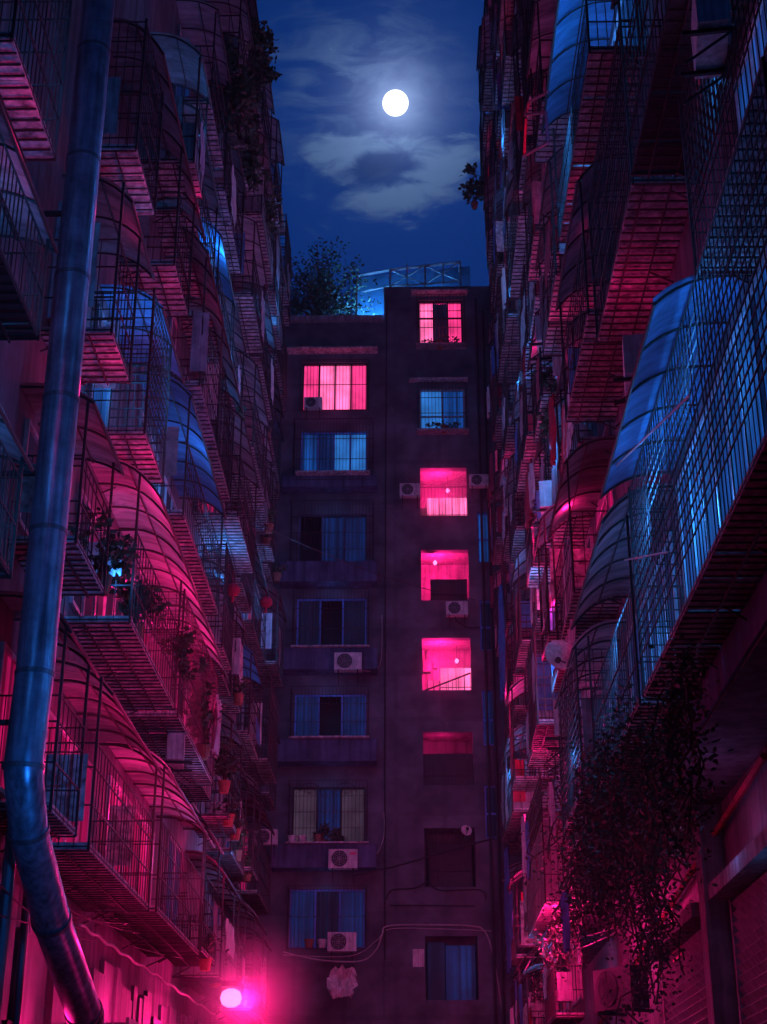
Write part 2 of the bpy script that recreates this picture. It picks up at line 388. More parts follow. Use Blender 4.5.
FR = [4.1, 7.1, 10.1, 13.1, 16.1, 19.1, 22.1, 25.1, 28.1, 31.1, 34.1, 37.1]
for k, zb in enumerate(FR):
    y = [31.5, 34.0, 25.8, 22.9, 22.6, 22.3, 23.0, 23.5, 26, 28, 32, 35][k]
    while y < 44.6:
        L_ = rr.uniform(1.3, 2.6); e = min(y + L_, 45.2)
        if e - y > .9 and not (k == 6 and 28.3 < y < 32.4):
            cage(right_b, 1, y, e - .25, zb + rr.uniform(-.5, .5), rr.uniform(1.8, 2.3), rr.uniform(.55, .95), sp=.15, awn=rr.choice(['sheet_g', 'sheet', None, 'sheet', None, 'sheet_g']),
                 rise=rr.uniform(.5, 1.2), win=rr.choice(['g_dk', 'g_blu_lo', 'g_mag', 'g_mag_lo', 'g_blu', 'g_mag_lo']), bar_r=.011, solid=rr.choice([0, 0, 0, .8]), clutter=rr.choice([1, 2, 2, 3]))
        y = e + rr.uniform(0, .5)

# ground-floor frontage on the right: soffit band, conduits, shutters
b = MB(); b.box(XR - .04, XR - .003, 6, 24, 6.43, 6.95); b.build('slab_edge', M['bay'], right_b)
def shutter(y0, y1, z0, z1, xw=4.3):
    s_ = MB(); s_.box(xw - .09, xw - .003, y0 - .1, y0, z0, z1 + .3); s_.box(xw - .09, xw - .003, y1, y1 + .1, z0, z1 + .3)
    s_.box(xw - .35, xw - .003, y0 - .1, y1 + .1, z1 + .303, z1 + .5)
    fr = s_.build('shutter', M['conc'], right_b)
    sl = MB(); z = z0; rows = []
    while z < z1 + .3:
        rows.append([(xw - .02, y0, z), (xw - .02, y1, z)]); rows.append([(xw - .085, y0, z + .09), (xw - .085, y1, z + .09)]); z += .135
    sl.grid(rows); sl.build('slats', M['shut'], fr)
shutter(14.2, 20.6, 0, 4.7); shutter(22.2, 26.8, 0, 4.7)
b = MB()
for yy in (21.4,): b.box(3.98, 4.297, yy - .22, yy + .22, 0, 6.39)
b.build('pillar', M['conc'], right_b)

# ------------------------------------------------------------------ END BUILDING
YE = 46.0
def boxes_with_holes(mb, x0, x1, z0, z1, holes, ya, yb):
    xs = sorted({x0, x1, *[h[0] for h in holes], *[h[1] for h in holes]}); zs = sorted({z0, z1, *[h[2] for h in holes], *[h[3] for h in holes]})
    k = {}
    def V(x, y, z):
        q = (round(x, 4), round(y, 4), round(z, 4))
        if q not in k: k[q] = len(mb.v); mb.v.append(q)
        return k[q]
    solid = lambda cx, cz: x0 < cx < x1 and z0 < cz < z1 and not any(h[0] < cx < h[1] and h[2] < cz < h[3] for h in holes)
    for i in range(len(xs) - 1):
        for j in range(len(zs) - 1):
            a, b_, c, d = xs[i], xs[i + 1], zs[j], zs[j + 1]
            if not solid((a + b_) / 2, (c + d) / 2): continue
            mb.f.append((V(a, ya, c), V(b_, ya, c), V(b_, ya, d), V(a, ya, d)))
            mb.f.append((V(a, yb, d), V(b_, yb, d), V(b_, yb, c), V(a, yb, c)))
            eps = 1e-3
            if not solid(a - eps, (c + d) / 2): mb.f.append((V(a, ya, d), V(a, yb, d), V(a, yb, c), V(a, ya, c)))
            if not solid(b_ + eps, (c + d) / 2): mb.f.append((V(b_, ya, c), V(b_, yb, c), V(b_, yb, d), V(b_, ya, d)))
            if not solid((a + b_) / 2, c - eps): mb.f.append((V(a, ya, c), V(a, yb, c), V(b_, yb, c), V(b_, ya, c)))
            if not solid((a + b_) / 2, d + eps): mb.f.append((V(a, ya, d), V(b_, ya, d), V(b_, yb, d), V(a, yb, d)))

def rect(x0, y0, x1, y1, Y=YE):
    a = onY(x0, y0, Y); c = onY(x1, y1, Y); return a.x, c.x, c.z, a.z
STAIR = [rect(420, 300, 464, 346), rect(420, 388, 467, 431), rect(421, 468, 468, 516), rect(421, 550, 469, 600), rect(422, 638, 472, 690),
         rect(424, 732, 474, 785), rect(425, 828, 476, 887), rect(426, 936, 476, 1000)]
sx0 = min(s[0] for s in STAIR); sx1 = sum(s[1] for s in STAIR) / 8
STAIR = [(sx0, sx1, s[2], s[3]) for s in STAIR]
TW0 = onY(384, 500, YE).x   # left edge of the stair tower
ROOF_L = onY(330, 322, YE).z; ROOF_T = onY(430, 291, YE).z
SLOT = [rect(477, 512, 491, 562), rect(481, 600, 495, 650), rect(483, 690, 497, 745), rect(486, 785, 499, 838)]
slx0 = min(s[0] for s in SLOT); slx1 = slx0 + .42
SLOT = [(slx0, slx1, s[2], s[3]) for s in SLOT]
w = MB(); boxes_with_holes(w, TW0, 3.7, 0, ROOF_T, STAIR + SLOT, YE, YE + .28)
w.box(TW0, TW0 + .25, YE + .281, 52, 0, ROOF_T); w.box(3.45, 3.7, YE + .281, 52, 0, ROOF_T); w.box(TW0 - .02, 3.72, YE - .03, 52, ROOF_T + .002, ROOF_T + .16)
w.build('wall', M['wall_e'], end_b)
w = MB()
WINL = [('a', rect(306, 362, 366, 409)), ('b', rect(303, 431, 369, 480)), ('c', rect(299, 514, 372, 566)), ('d', rect(295, 598, 367, 652)),
        ('e', rect(293, 694, 366, 742)), ('f', rect(291, 787, 362, 846)), ('g', rect(290, 889, 360, 948))]
holes = [r for _, r in WINL]; wx0 = sum(h[0] for h in holes) / 7; wx1 = sum(h[1] for h in holes) / 7
holes = [(wx0, wx1, h[2], h[3]) for h in holes]
boxes_with_holes(w, -4.6, TW0 - .003, 0, ROOF_L, holes, YE + .05, YE + .3)
w.box(-4.6, TW0 - .003, YE + .302, 52, ROOF_L - .5, ROOF_L - .3); w.build('wall', M['wall_e'], end_b)
w = MB(); w.box(-4.7, TW0 - .004, YE - .12, YE + .33, ROOF_L + .002, ROOF_L + .2); w.build('coping', M['conc'], end_b)

# recessed rooms behind the openings
def room(x0, x1, z0, z1, ya, yb, mw, back, name='room', back_y=None):
    r = MB()
    zf, zc = z0 - .12, z1 + .15; e = .003
    r.grid([[(x0 - .25, ya, zf), (x0 - .25, yb, zf)], [(x0 - .25, ya, zc), (x0 - .25, yb, zc)]])
    r.grid([[(x1 + .25, ya, zf), (x1 + .25, yb, zf)], [(x1 + .25, ya, zc), (x1 + .25, yb, zc)]])
    r.grid([[(x0 - .25, ya, zf), (x1 + .25, ya, zf)], [(x0 - .25, yb, zf), (x1 + .25, yb, zf)]])
    r.grid([[(x0 - .25, ya, zc), (x1 + .25, ya, zc)], [(x0 - .25, yb, zc), (x1 + .25, yb, zc)]])
    r.grid([[(x0 - .25, yb, zf), (x1 + .25, yb, zf)], [(x0 - .25, yb, zc), (x1 + .25, yb, zc)]])
    return r.build(name, M[mw], end_b)

def facade_window(h, y, n=3, glassm='glass', curt=None, fm='steel_l', trans=None, cgap=None):
    x0, x1, z0, z1 = h; f = MB(); t = .05
    f.box(x0, x1, y, y + .06, z0, z0 + t); f.box(x0, x1, y, y + .06, z1 - t, z1)
    for i in range(n + 1): x = lerp(x0, x1 - t, i / n); f.box(x, x + t, y + .002, y + .058, z0 + t, z1 - t)
    if trans: zt = lerp(z0, z1, trans); f.box(x0 + t, x1 - t, y + .004, y + .056, zt, zt + t)
    fr = f.build('window', M[fm], end_b)
    if curt:
        for i, cm in enumerate(curt):
            if not cm: continue
            a = lerp(x0, x1, i / len(curt)); b_ = lerp(x0, x1, (i + 1) / len(curt)); c = MB(); K = 14; rows = [[], []]
            for j in range(K + 1):
                xx = lerp(a + .02, b_ - .02, j / K); yy = y + .16 + .02 * math.sin(j * 2.4)
                rows[0].append((xx, yy, z0 + .02)); rows[1].append((xx, yy, z1 - .02))
            c.grid(rows); c.build('curtain', M[cm], fr)
    return fr
def facade_grille(h, yf, yb, sp=.11, r=.009, rails=3, fm='steel', ext=.12, deco=False, par=None):
    x0, x1, z0, z1 = h[0] - ext, h[1] + ext, h[2] - ext, h[3] + ext; g = MB(); n = round((x1 - x0) / sp)
    for i in range(n + 1): x = lerp(x0, x1, i / n); g.bar((x, yf, z0), (x, yf, z1), r, 4, False)
    for i in range(rails + 1): z = lerp(z0, z1, i / rails); g.bar((x0, yf, z), (x1, yf, z), r * 1.5, 4, False)
    for x in (x0, x1):
        for i in range(4): yy = lerp(yf, yb, i / 3); g.bar((x, yy, z0), (x, yy, z1), r, 4, False)
        for i in range(rails + 1): z = lerp(z0, z1, i / rails); g.bar((x, yf, z), (x, yb, z), r, 4, False)
    if deco:
        for cx in (lerp(x0, x1, .27), lerp(x0, x1, .73)):
            cz = z1 - .42
            for rad in (.18, .34):
                g.tube([(cx + rad * math.cos(a * math.pi / 8), yf - .01, cz + rad * math.sin(a * math.pi / 8)) for a in range(9)], .011, 4)
            for a in range(1, 8): g.bar((cx, yf - .01, cz), (cx + .36 * math.cos(a * math.pi / 8), yf - .01, cz + .36 * math.sin(a * math.pi / 8)), .008, 4, False)
    # floor of the cage
    k = round((x1 - x0) / .14)
    for i in range(k + 1): x = lerp(x0, x1, i / k); g.bar((x, yf, z0), (x, yb, z0), r, 4, False)
    return g.build('window_grille', M[fm], par or end_b)

# left bays
def bay(h, p=.9, top=True, zdrop=.75, hood=None):
    x0, x1, z0, z1 = h; b_ = MB(); a, c = x0 - .55, x1 + .35; c = min(c, TW0 - .05)
    b_.box(a, c, YE - p, YE + .047, z0 - zdrop, z0 - .06)
    b_.box(a, x0 - .12, YE - p + .02, YE + .046, z0 - .058, z1 + .14) if p > 1.5 else None
    return b_.build('bay', M['bay'], end_b)
lh = holes
for i in (2, 3, 4, 5): bay(lh[i], .62)
bay(lh[1], .5, zdrop=.45); 
b = MB()
for i, (h_, dd) in enumerate([(lh[1], .5), (lh[3], .34), (lh[4], .42), (lh[5], .36)]):
    b.box(h_[0] - .1, h_[1] + .12, YE - .64 - dd * .3, YE - .3, h_[2] - .055, h_[2] - .005)
b.box(lh[0][0] - .75, lh[0][1] + .35, YE - .4, YE + .045, lh[0][3] + .32, lh[0][3] + .38)
b.build('window_ledge', M['board'], end_b)
room(*lh[0], YE + .31, YE + 2.6, 'white', None); facade_window(lh[0], YE + .12, 4, curt=['g_mag', 'g_mag_hot', 'g_mag_hot', 'g_mag'], fm='dark')
facade_grille(lh[0], YE - .05, YE + .04, ext=.05, rails=2)
facade_window(lh[1], YE + .12, 4, curt=['g_blu', 'g_blu_lo', 'g_blu_hot', 'g_blu_hot'], fm='frame_b'); facade_grille(lh[1], YE - .5, YE + .04, ext=.2)
facade_window(lh[2], YE + .12, 3, curt=[None, 'g_blu_lo', 'g_blu_lo'], fm='bay'); facade_grille(lh[2], YE - .6, YE + .04, ext=.22, rails=4)
facade_window(lh[3], YE + .12, 3, curt=['g_dk', None, 'g_dk'], fm='frame_b'); facade_grille(lh[3], YE - .6, YE + .04, ext=.08, rails=3)
facade_window(lh[4], YE + .12, 3, curt=['g_blu_lo', None, 'g_blu_lo'], fm='frame_b'); facade_grille(lh[4], YE - .55, YE + .04, ext=.08, rails=3)
facade_window(lh[5], YE + .12, 3, curt=['g_grey', 'g_blu_lo', 'g_grey'], fm='steel'); facade_grille(lh[5], YE - .6, YE + .04, ext=.06, rails=4, deco=True)
facade_window(lh[6], YE + .12, 3, curt=['g_blu_lo', 'g_dk', 'g_blu_lo'], fm='frame_b'); facade_grille(lh[6], YE - .3, YE + .04, ext=.04, rails=2)
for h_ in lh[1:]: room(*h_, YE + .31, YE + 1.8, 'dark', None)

# stair tower openings
st = STAIR
room(*st[0], YE + .29, YE + 2.5, 'white', None); facade_window(st[0], YE + .1, 3, curt=['g_mag_hot', 'g_dk', 'g_mag'], fm='steel', trans=.62); facade_grille(st[0], YE - .25, YE - .003, sp=.13, ext=.06, rails=3)
room(*st[1], YE + .29, YE + 2.5, 'white', None); facade_window(st[1], YE + .1, 2, curt=['g_blu_hot', 'g_blu'], fm='steel_l', trans=.35); facade_grille(st[1], YE - .3, YE - .003, sp=.12, ext=.05, rails=3)
for i in (2, 3, 4, 5, 6): room(*st[i], YE + .29, YE + 1.7, 'conc' if i < 5 else 'wall', None)
room(*st[7], YE + .29, YE + 1.2, 'wall', None)
def back_panel(h, fx0, fx1, fz0, fz1, y, m, name='inner_panel', bars=0):
    x0, x1, z0, z1 = h; a, b_ = lerp(x0, x1, fx0), lerp(x0, x1, fx1); c, d = lerp(z0, z1, fz0), lerp(z0, z1, fz1)
    q = MB(); q.box(a, b_, y, y + .05, c, d); o = q.build(name, M[m], end_b)
    if bars:
        g = MB()
        for i in range(bars + 1): x = lerp(a, b_, i / bars); g.bar((x, y - .03, c), (x, y - .03, d), .014, 4)
        g.bar((a, y - .03, (c + d) / 2), (b_, y - .03, (c + d) / 2), .016, 4); g.build('panel_bars', M['steel'], o)
back_panel(st[2], .15, 1.1, -.05, .68, YE + 1.2, 'g_mag_hot', bars=7)  # glowing panel carries the bright light of the room
back_panel(st[3], .2, .96, -.1, .5, YE + .4, 'dark', bars=5)  # dark panel put where the lower landing is only dark
back_panel(st[4], .38, 1.05, -.1, .66, YE + 1.3, 'g_mag_hot', bars=4)  # glowing panels here stand for the lit room
back_panel(st[4], .12, .36, -.1, .42, YE + 1.31, 'g_mag', bars=2)
back_panel(st[5], -.05, 1.05, -.2, .64, YE + .34, 'dark', bars=6)  # dark sheet stands for the darkness under the lit top strip
back_panel(st[6], .1, .95, -.1, .9, YE + 1.3, 'dark', bars=5)
back_panel(st[7], .04, .38, -.3, .95, YE + .7, 'g_dk'); back_panel(st[7], .4, .96, -.3, .9, YE + .68, 'g_blu_lo')
# fittings inside the lit stair landings
for k_ in (2, 3, 4):
    x0, x1, z0, z1 = st[k_]; q = MB(); c = Vector((lerp(x0, x1, .55), YE + .5, lerp(z0, z1, .80 if k_ != 4 else .72)))
    c.x = lerp(x0, x1, {2: .6, 3: .3, 4: .72}[k_]); c.z += {2: -.25, 3: .1, 4: -.12}[k_]
    q.tube([c - Vector((0, 0, .07)), c, c + Vector((0, 0, .07))], [.04, .07, .03], 10); bo = q.build('ceiling_bulb', M['g_lamp'], end_b)
    q = MB(); q.bar(c + Vector((0, 0, .07)), c + Vector((0, 0, .5)), .01, 4); q.build('bulb_cord', M['dark'], bo)
    if k_ != 4: continue
    q = MB(); q.bar((x0, YE + .62, z0 + .15), (x1, YE + .62, z0 + .75), .03, 5)
    for t_ in range(9): xx = lerp(x0, x1, t_ / 8); q.bar((xx, YE + .62, z0 - .1), (xx, YE + .62, z0 + .15 + .6 * t_ / 8), .011, 4, False)
    q.build('stair_rail', M['steel'], end_b)
    q = MB(); q.box(x0 + .05, x0 + .3, YE + 1.55, YE + 1.68, z1 - .62, z1 - .22); q.box(x0 + .36, x0 + .5, YE + 1.57, YE + 1.68, z1 - .5, z1 - .3); q.bar((x0 + .17, YE + 1.62, z1 - .22), (x0 + .17, YE + 1.62, z1 + .1), .02, 5); q.build('meter_box', M['conc'], end_b)
g = MB()
for i, hh in ((2, .3), (6, .42)):
    x0, x1, z0, z1 = st[i]; za, zc = (z0, lerp(z0, z1, .62)) if i == 2 else (lerp(z0, z1, .62), z1)
    for j in range(14): x = lerp(x0 + .03, x1 - .03, j / 13); g.bar((x, YE + .04, za), (x, YE + .04, zc), .01, 4, False)
    for z in (za + .02, zc - .02): g.bar((x0, YE + .04, z), (x1, YE + .04, z), .014, 4)
g.build('opening_bars', M['steel'], end_b)
b = MB(); h_ = st[0]; b.box(h_[0] - .25, h_[1] + .18, YE - .4, YE - .003, h_[3] + .14, h_[3] + .2)
h_ = st[1]; b.box(h_[0] - .35, h_[1] + .12, YE - .3, YE - .003, h_[3] + .2, h_[3] + .25); b.build('window_hood', M['board'], end_b)
b = MB(); 
for h_ in (st[0], st[1]): b.box(h_[0] - .1, h_[1] + .1, YE - .4, YE - .003, h_[2] - .14, h_[2] - .08)
b.build('window_ledge', M['conc'], end_b)
for i, s in enumerate(SLOT):
    cm = ['g_blu', 'g_dk', 'g_blu_lo', 'g_dk'][i]
    facade_window(s, YE + .08, 1, curt=[cm], fm='frame_b', trans=.45)

# drain pipes at the right edge of the tower
for px, dz, lb in ((481, .4, 'thin dark drain pipe left of the narrow windows on the end block'), (488, .9, 'thin dark drain pipe crossing beside the narrow blue windows, right of its twin')):
    a = onY(px, 500, YE - .12); p_ = MB(); p_.tube([(a.x, YE - .12, 1), (a.x, YE - .12, ROOF_T - dz)], .045, 8)
    tag(p_.build('drain_pipe', M['dark']), lb, 'pipe')

# ------------------------------------------------------------------ DUCT
dp = [Vector((-4.0, 15.6, z)) for z in (22.0, 17.4, 14.6, 12.3, 9.9, 7.6, 6.6)]
e0 = Vector((-4.03, 15.6, 5.55)); e1 = Vector((-4.0, 15.95, 4.95)); e2 = Vector((-3.92, 17.0, 4.2)); e3 = Vector((-3.82, 18.6, 3.4)); e4 = Vector((-3.68, 22.2, 1.5))
path = dp + [e0, e1, e2, e3, e4]
duct = thing('ventilation_duct', (-4.0, 15.6, 1.5), 'fat round metal duct climbing the left side and elbowing away at the bottom', 'duct')
fine = []
for a, b_ in zip(path[:-1], path[1:]):
    for i in range(4): fine.append(a.lerp(b_, i / 4))
fine.append(path[-1])
q = MB(); q.tube(fine, .205, 28); q.build('duct_pipe', M['duct'], duct, smooth=True)
rg = MB()
def ringat(p, d, r=.215, th=.05):
    rg.bar(p - d * th / 2, p + d * th / 2, r, 28)
for z in (16.6, 14.9, 13.2, 11.5, 9.85, 8.2, 6.55): ringat(Vector((-4.0 , 15.6, z)), Vector((0, 0, 1)))
for t in (.02, .35, .7): ringat(e3.lerp(e4, t), (e4 - e3).normalized(), .225, .06)
ringat(e2, (e3 - e1).normalized(), .222); ringat(e1, (e2 - e0).normalized(), .222); ringat(e0, Vector((0, .1, -1)).normalized(), .222); ringat(e3, (e4 - e2).normalized(), .222)
for t in (.12, .16, .52, .56): ringat(e3.lerp(e4, t), (e4 - e3).normalized(), .213, .02)
rg.build('collar', M['ring'], duct)
b = MB()
for z in (15.9, 12.4, 8.9, 6.0): b.box(-4.59, -4.15, 15.57, 15.63, z, z + .05)
b.build('bracket', M['steel'], duct)
# second, thin pipe in the lower left corner
q = MB(); a = onX(6, 900, -4.3); q.tube([(-4.3, a.y, .2), (-4.3, a.y, 6.9)], .07, 10)
tag(q.build('drain_pipe', M['ring']), 'thin grey downpipe in the lower left corner behind the fat duct', 'pipe')
q = MB(); a = onX(27, 900, -4.4); q.tube([(-4.4, a.y, .2), (-4.4, a.y, 6.4)], .05, 10)
tag(q.build('drain_pipe', M['ring']), 'second slim downpipe in the lower left, beside the dark doorway', 'pipe')

# ground floor of the left block: panelled shop fronts
q = MB()
y = 16.0
rg2 = random.Random(5)
while y < 36:
    wd = rg2.uniform(.35, .9); q.box(XL + .003, XL + rg2.uniform(.03, .12), y, y + wd - .04, 0, rg2.uniform(4.2, 4.75)); y += wd
q.build('cladding_panel', M['tiles'], left_b)
for y0, y1, z1 in ((12.2, 14.0, 4.3), (14.4, 15.6, 4.2), (17.4, 18.6, 3.2), (24.0, 26.0, 3.0)):
    f = MB(); f.box(XL + .12, XL + .2, y0, y1, z1 - .08, z1); f.box(XL + .12, XL + .2, y0, y0 + .08, 0, z1 - .083); f.box(XL + .12, XL + .2, y1 - .08, y1, 0, z1 - .083)
    fr = f.build('doorway', M['steel'], left_b)
    g = MB(); bars_face(g, (XL + .17, y0 + .08), (XL + .17, y1 - .08), 0, z1 - .1, .14, .013, [1.2, 2.4, 3.2]); g.build('door_grille', M['steel'], fr)
    g = MB(); g.box(XL + .122, XL + .125, y0 + .08, y1 - .08, 0, z1 - .09); g.build('door_leaf', M['dark'], fr)

# shop canopy, lower left
can = thing('shop_canopy', (-4.5, 22, 3.1), 'pale flat shop canopy jutting from the left wall above the bright lamp', 'canopy')
q = MB(); q.box(-4.59, -3.75, 21.0, 24.4, 3.42, 3.5); q.box(-3.75, -3.71, 21.0, 24.4, 3.36, 3.56); q.build('canopy_top', M['steel_l'], can)
q = MB()
for yy in (21.1, 22.7, 24.3): q.bar((-4.58, yy, 3.0), (-3.8, yy, 3.41), .02, 4)
q.build('strut', M['steel'], can)

# ------------------------------------------------------------------ air conditioners
def make_ac():
    root = thing('air_conditioner', (0, 0, 0), 'outdoor air conditioner unit', 'air conditioner')
    c = MB(); W, D_, H = .42, .3, .55
    c.box(-W, W, -D_ / 2, D_ / 2, 0, H)
    for z in (.06, .12, .18, .24, .30, .36, .42, .48): c.box(.24, W + .004, -D_ / 2 - .006, -D_ / 2 - .001, z, z + .018)
    o = c.build('casing', M['white'], root, off=(0, 0, 0)); bv = o.modifiers.new('bevel', 'BEVEL'); bv.width = .012; bv.segments = 2
    f = MB(); f.disc((-.1, -D_ / 2 - .004, H / 2), .235, (0, 1, 0), 28, .012); f.build('fan', M['dark'], root, off=(0, 0, 0))
    g = MB()
    for rad in (.06, .12, .18, .235):
        g.tube([(-.1 + rad * math.cos(a * math.pi / 12), -D_ / 2 - .022, H / 2 + rad * math.sin(a * math.pi / 12)) for a in range(25)], .005, 4)
    for a in range(8): g.bar((-.1, -D_ / 2 - .022, H / 2), (-.1 + .235 * math.cos(a * math.pi / 4), -D_ / 2 - .022, H / 2 + .235 * math.sin(a * math.pi / 4)), .005, 4)
    g.build('fan_guard', M['steel_l'], root, off=(0, 0, 0))
    b_ = MB()
    for x in (-.3, .3): b_.box(x - .02, x + .02, -D_ / 2 - .05, .3, -.045, -.003); b_.bar((x, -D_ / 2 - .03, -.04), (x, .3, -.38), .014, 4)
    b_.build('bracket', M['steel'], root, off=(0, 0, 0))
    return root
def children(o): return [c for c in bpy.data.objects if c.parent == o]
def dup(o, loc, rz=0, sc=1, label=None, group=None):
    c = o.copy(); col.objects.link(c); c.location = loc; c.rotation_euler = (0, 0, rz); c.scale = (sc,) * 3
    if label: c['label'] = label
    if group: c['group'] = group
    for ch in children(o):
        d = ch.copy(); col.objects.link(d); d.parent = c
        for g_ in children(ch):
            e = g_.copy(); col.objects.link(e); e.parent = d
    return c
ac0 = make_ac(); first = [True]
def ac(loc, rz, sc, label):
    if first[0]:
        first[0] = False; ac0.location = loc; ac0.rotation_euler = (0, 0, rz); ac0.scale = (sc,) * 3; ac0['label'] = label; ac0['group'] = 'air conditioner units on the walls'; return ac0
    return dup(ac0, loc, rz, sc, label, 'air conditioner units on the walls')
for px, py, Y, sc, lb in ((313, 409, YE - .5, .72, 'small air conditioner at the left of the top-left magenta window'),
                          (410, 497, YE - .36, .8, 'air conditioner just left of the barred pink stair opening, third from the top'),
                          (479, 487, YE - .36, .75, 'air conditioner at the right edge of the end block beside the drain pipe'),
                          (457, 616, YE - .36, .82, 'air conditioner hanging under the right side of the magenta stair recess'),
                          (348, 671, YE - .98, 1.0, 'white air conditioner below the pale-topped window, fourth from the top'),
                          (343, 869, YE - .98, 1.0, 'brightest white air conditioner with a pink label, below the plant-filled window'),
                          (342, 952, YE - .55, .98, 'air conditioner in front of the lowest blue-curtained window'),
                          (266, 845, YE - 1.2, .8, 'dim blue air conditioner in the corner left of the end block')):
    a = onY(px, py, Y); ac(a, 0, sc, lb)
for px, py, X, sc, rz, lb in ((545, 350, 2.75, 1.0, 90, 'tall grey air conditioner high in the right facade, above the grey awning'),
                              (566, 742, 2.75, 1.15, 90, 'big air conditioner boxed in a pink-lit cage on the right facade'),
                              (549, 515, 2.75, 1.0, 90, 'air conditioner with a pink emblem under the pink-lit tray on the right'),
                              (637, 388, 2.95, 1.0, 90, 'air conditioner tucked behind the lip of the large blue awning'),
                              (517, 964, 2.95, 1.0, 90, 'pale air conditioner at the foot of the right facade near the vine'),
                              (175, 765, -3.9, .95, -90, 'air conditioner among the pink-lit grilles low on the left facade'),
                              (712, 50, 2.7, .9, 90, 'shadowed air conditioner at the top right of the picture')):
    a = onX(px, py, X); r_ = ac(a, R(rz - (8 if rz > 0 else -8)), sc, lb)
# dark condenser on the pavement wall lower right
a = onX(622, 1010, 3.6); dk = ac(a, R(-60), 1.25, 'large dark air conditioner standing on a shelf below the vines')
for ch in children(dk):
    if ch.material_slots and ch.name.startswith(('casing', 'fan_guard')): ch.material_slots[0].link = 'OBJECT'; ch.material_slots[0].material = M['dark']
M['sticker'] = mat('pink_sticker', (.8, .12, .25), .5, .1)
for o_ in [o for o in bpy.data.objects if 'pink label' in str(o.get('label')) or 'pink emblem' in str(o.get('label'))]:
    q = MB(); q.box(.2, .38, -.172, -.16, .38, .46); q.build('label_sticker', M['sticker'], o_, off=(0, 0, 0))
def pink_label(px, py, Y, w, h_, lb, nm='label_sticker'):
    a = onY(px, py, Y); q = MB(); q.box(a.x - w / 2, a.x + w / 2, Y - .012, Y, a.z - h_ / 2, a.z + h_ / 2); return q.build(nm, M['white'])
tag(pink_label(418.5, 958, YE - .01, .33, .5, ''), 'small pinkish notice on the wall left of the blue door', 'notice')
o = bpy.data.objects['label_sticker']; o.name = 'wall_notice'

a = onX(676, 938, 4.26); q = MB(); q.box(4.255, 4.285, a.y - .45, a.y + .45, a.z - .32, a.z + .32)
tag(q.build('wall_poster', M['sticker']), 'small pink poster on the right wall just above the slatted shutter', 'poster')
# ------------------------------------------------------------------ satellite dishes
def dish(loc, r, aim, lb):
    root = thing('satellite_dish', loc, lb, 'satellite dish'); d = MB(); A = Vector(aim).normalized(); u = A.cross(Vector((0, 0, 1))).normalized(); v = A.cross(u); P = Vector(loc)
    rows = []
    for i in range(6):
        rad = r * i / 5; rows.append([P + u * rad * math.cos(t * math.pi / 12) + v * rad * math.sin(t * math.pi / 12) + A * (rad * rad / r * .28) for t in range(25)])
    d.grid(rows); d.build('reflector', M['white'], root, smooth=True)
    d = MB(); d.bar(P + v * r * .8, P + A * r * .9, .012, 5); d.bar(P + A * r * .85, P + A * r * 1.02, .05, 8); d.build('receiver_arm', M['steel'], root)
    d = MB(); d.bar(P, P - A * .3, .02, 6); d.bar(P - A * .3, P - A * .3 - Vector((0, 0, .4)), .02, 6); d.build('mount', M['steel'], root)
dish(onX(562, 652, 2.45), .27, (-.35, -.6, -.75), 'oval satellite dish on the right facade above a pink-lit panel')
dish(onY(466, 831, YE - .35), .17, (.3, -1, .3), 'little satellite dish at the top right of the dark barred opening')

# ------------------------------------------------------------------ street lamp with its glare
LP = onX(231, 998, -3.45)
lamp = thing('wall_lamp', (LP.x, LP.y, LP.z), 'glaring magenta lamp fixed low on the left wall near the end block', 'lamp')
q = MB(); q.tube([LP + Vector((0, 0, .17)) * s_ for s_ in (-1, -.7, 0, .7, 1)], [.08, .17, .21, .17, .07], 18); q.build('bulb', M['g_lamp'], lamp, smooth=True)
q = MB(); q.bar(LP + Vector((0, 0, .2)), LP + Vector((0, 0, .3)), .2, 14); q.bar(LP + Vector((0, 0, .28)), (XL, LP.y, LP.z + .4), .025, 6); q.build('lamp_arm', M['dark'], lamp)

# ------------------------------------------------------------------ plants
def foliage(c, rx, ry, rz_, n, size, seed, dens=1.0):
    rnd = random.Random(seed); m = MB(); c = Vector(c); cl = [Vector((rnd.gauss(0, .45), rnd.gauss(0, .45), rnd.gauss(0, .45))) for _ in range(9)]
    for i in range(n):
        k = rnd.choice(cl); p = Vector((k.x + rnd.gauss(0, .2), k.y + rnd.gauss(0, .2), k.z + rnd.gauss(0, .2)))
        if p.length > 1.15: p *= 1.15 / p.length
        m.leaf((c.x + p.x * rx, c.y + p.y * ry, c.z + p.z * rz_), size, rnd)
    return m, [Vector((c.x + k.x * rx, c.y + k.y * ry, c.z + k.z * rz_)) for k in cl]
def plant(c, rx, ry, rz_, n, size, seed, lb, pot=True, cat='plant', nm='potted_plant'):
    c = Vector(c); root = thing(nm, (c.x, c.y, c.z - rz_ - .2), lb, cat)
    m, cl = foliage(c, rx, ry, rz_, n, size, seed); m.build('foliage', M['leaf'], root)
    s_ = MB(); b0 = Vector((c.x, c.y, c.z - rz_ * .95))
    for k in cl: s_.tube([b0, b0.lerp(k, .5) + Vector((0, 0, .04)), k], [.014, .01, .006], 4)
    s_.build('stem', M['twig'], root)
    if pot:
        q = MB(); q.tube([b0 + Vector((0, 0, -.2)), b0 + Vector((0, 0, .02)), b0 + Vector((0, 0, .04))], [.09, .13, .14], 12); q.build('pot', M['pot'], root)
    return root
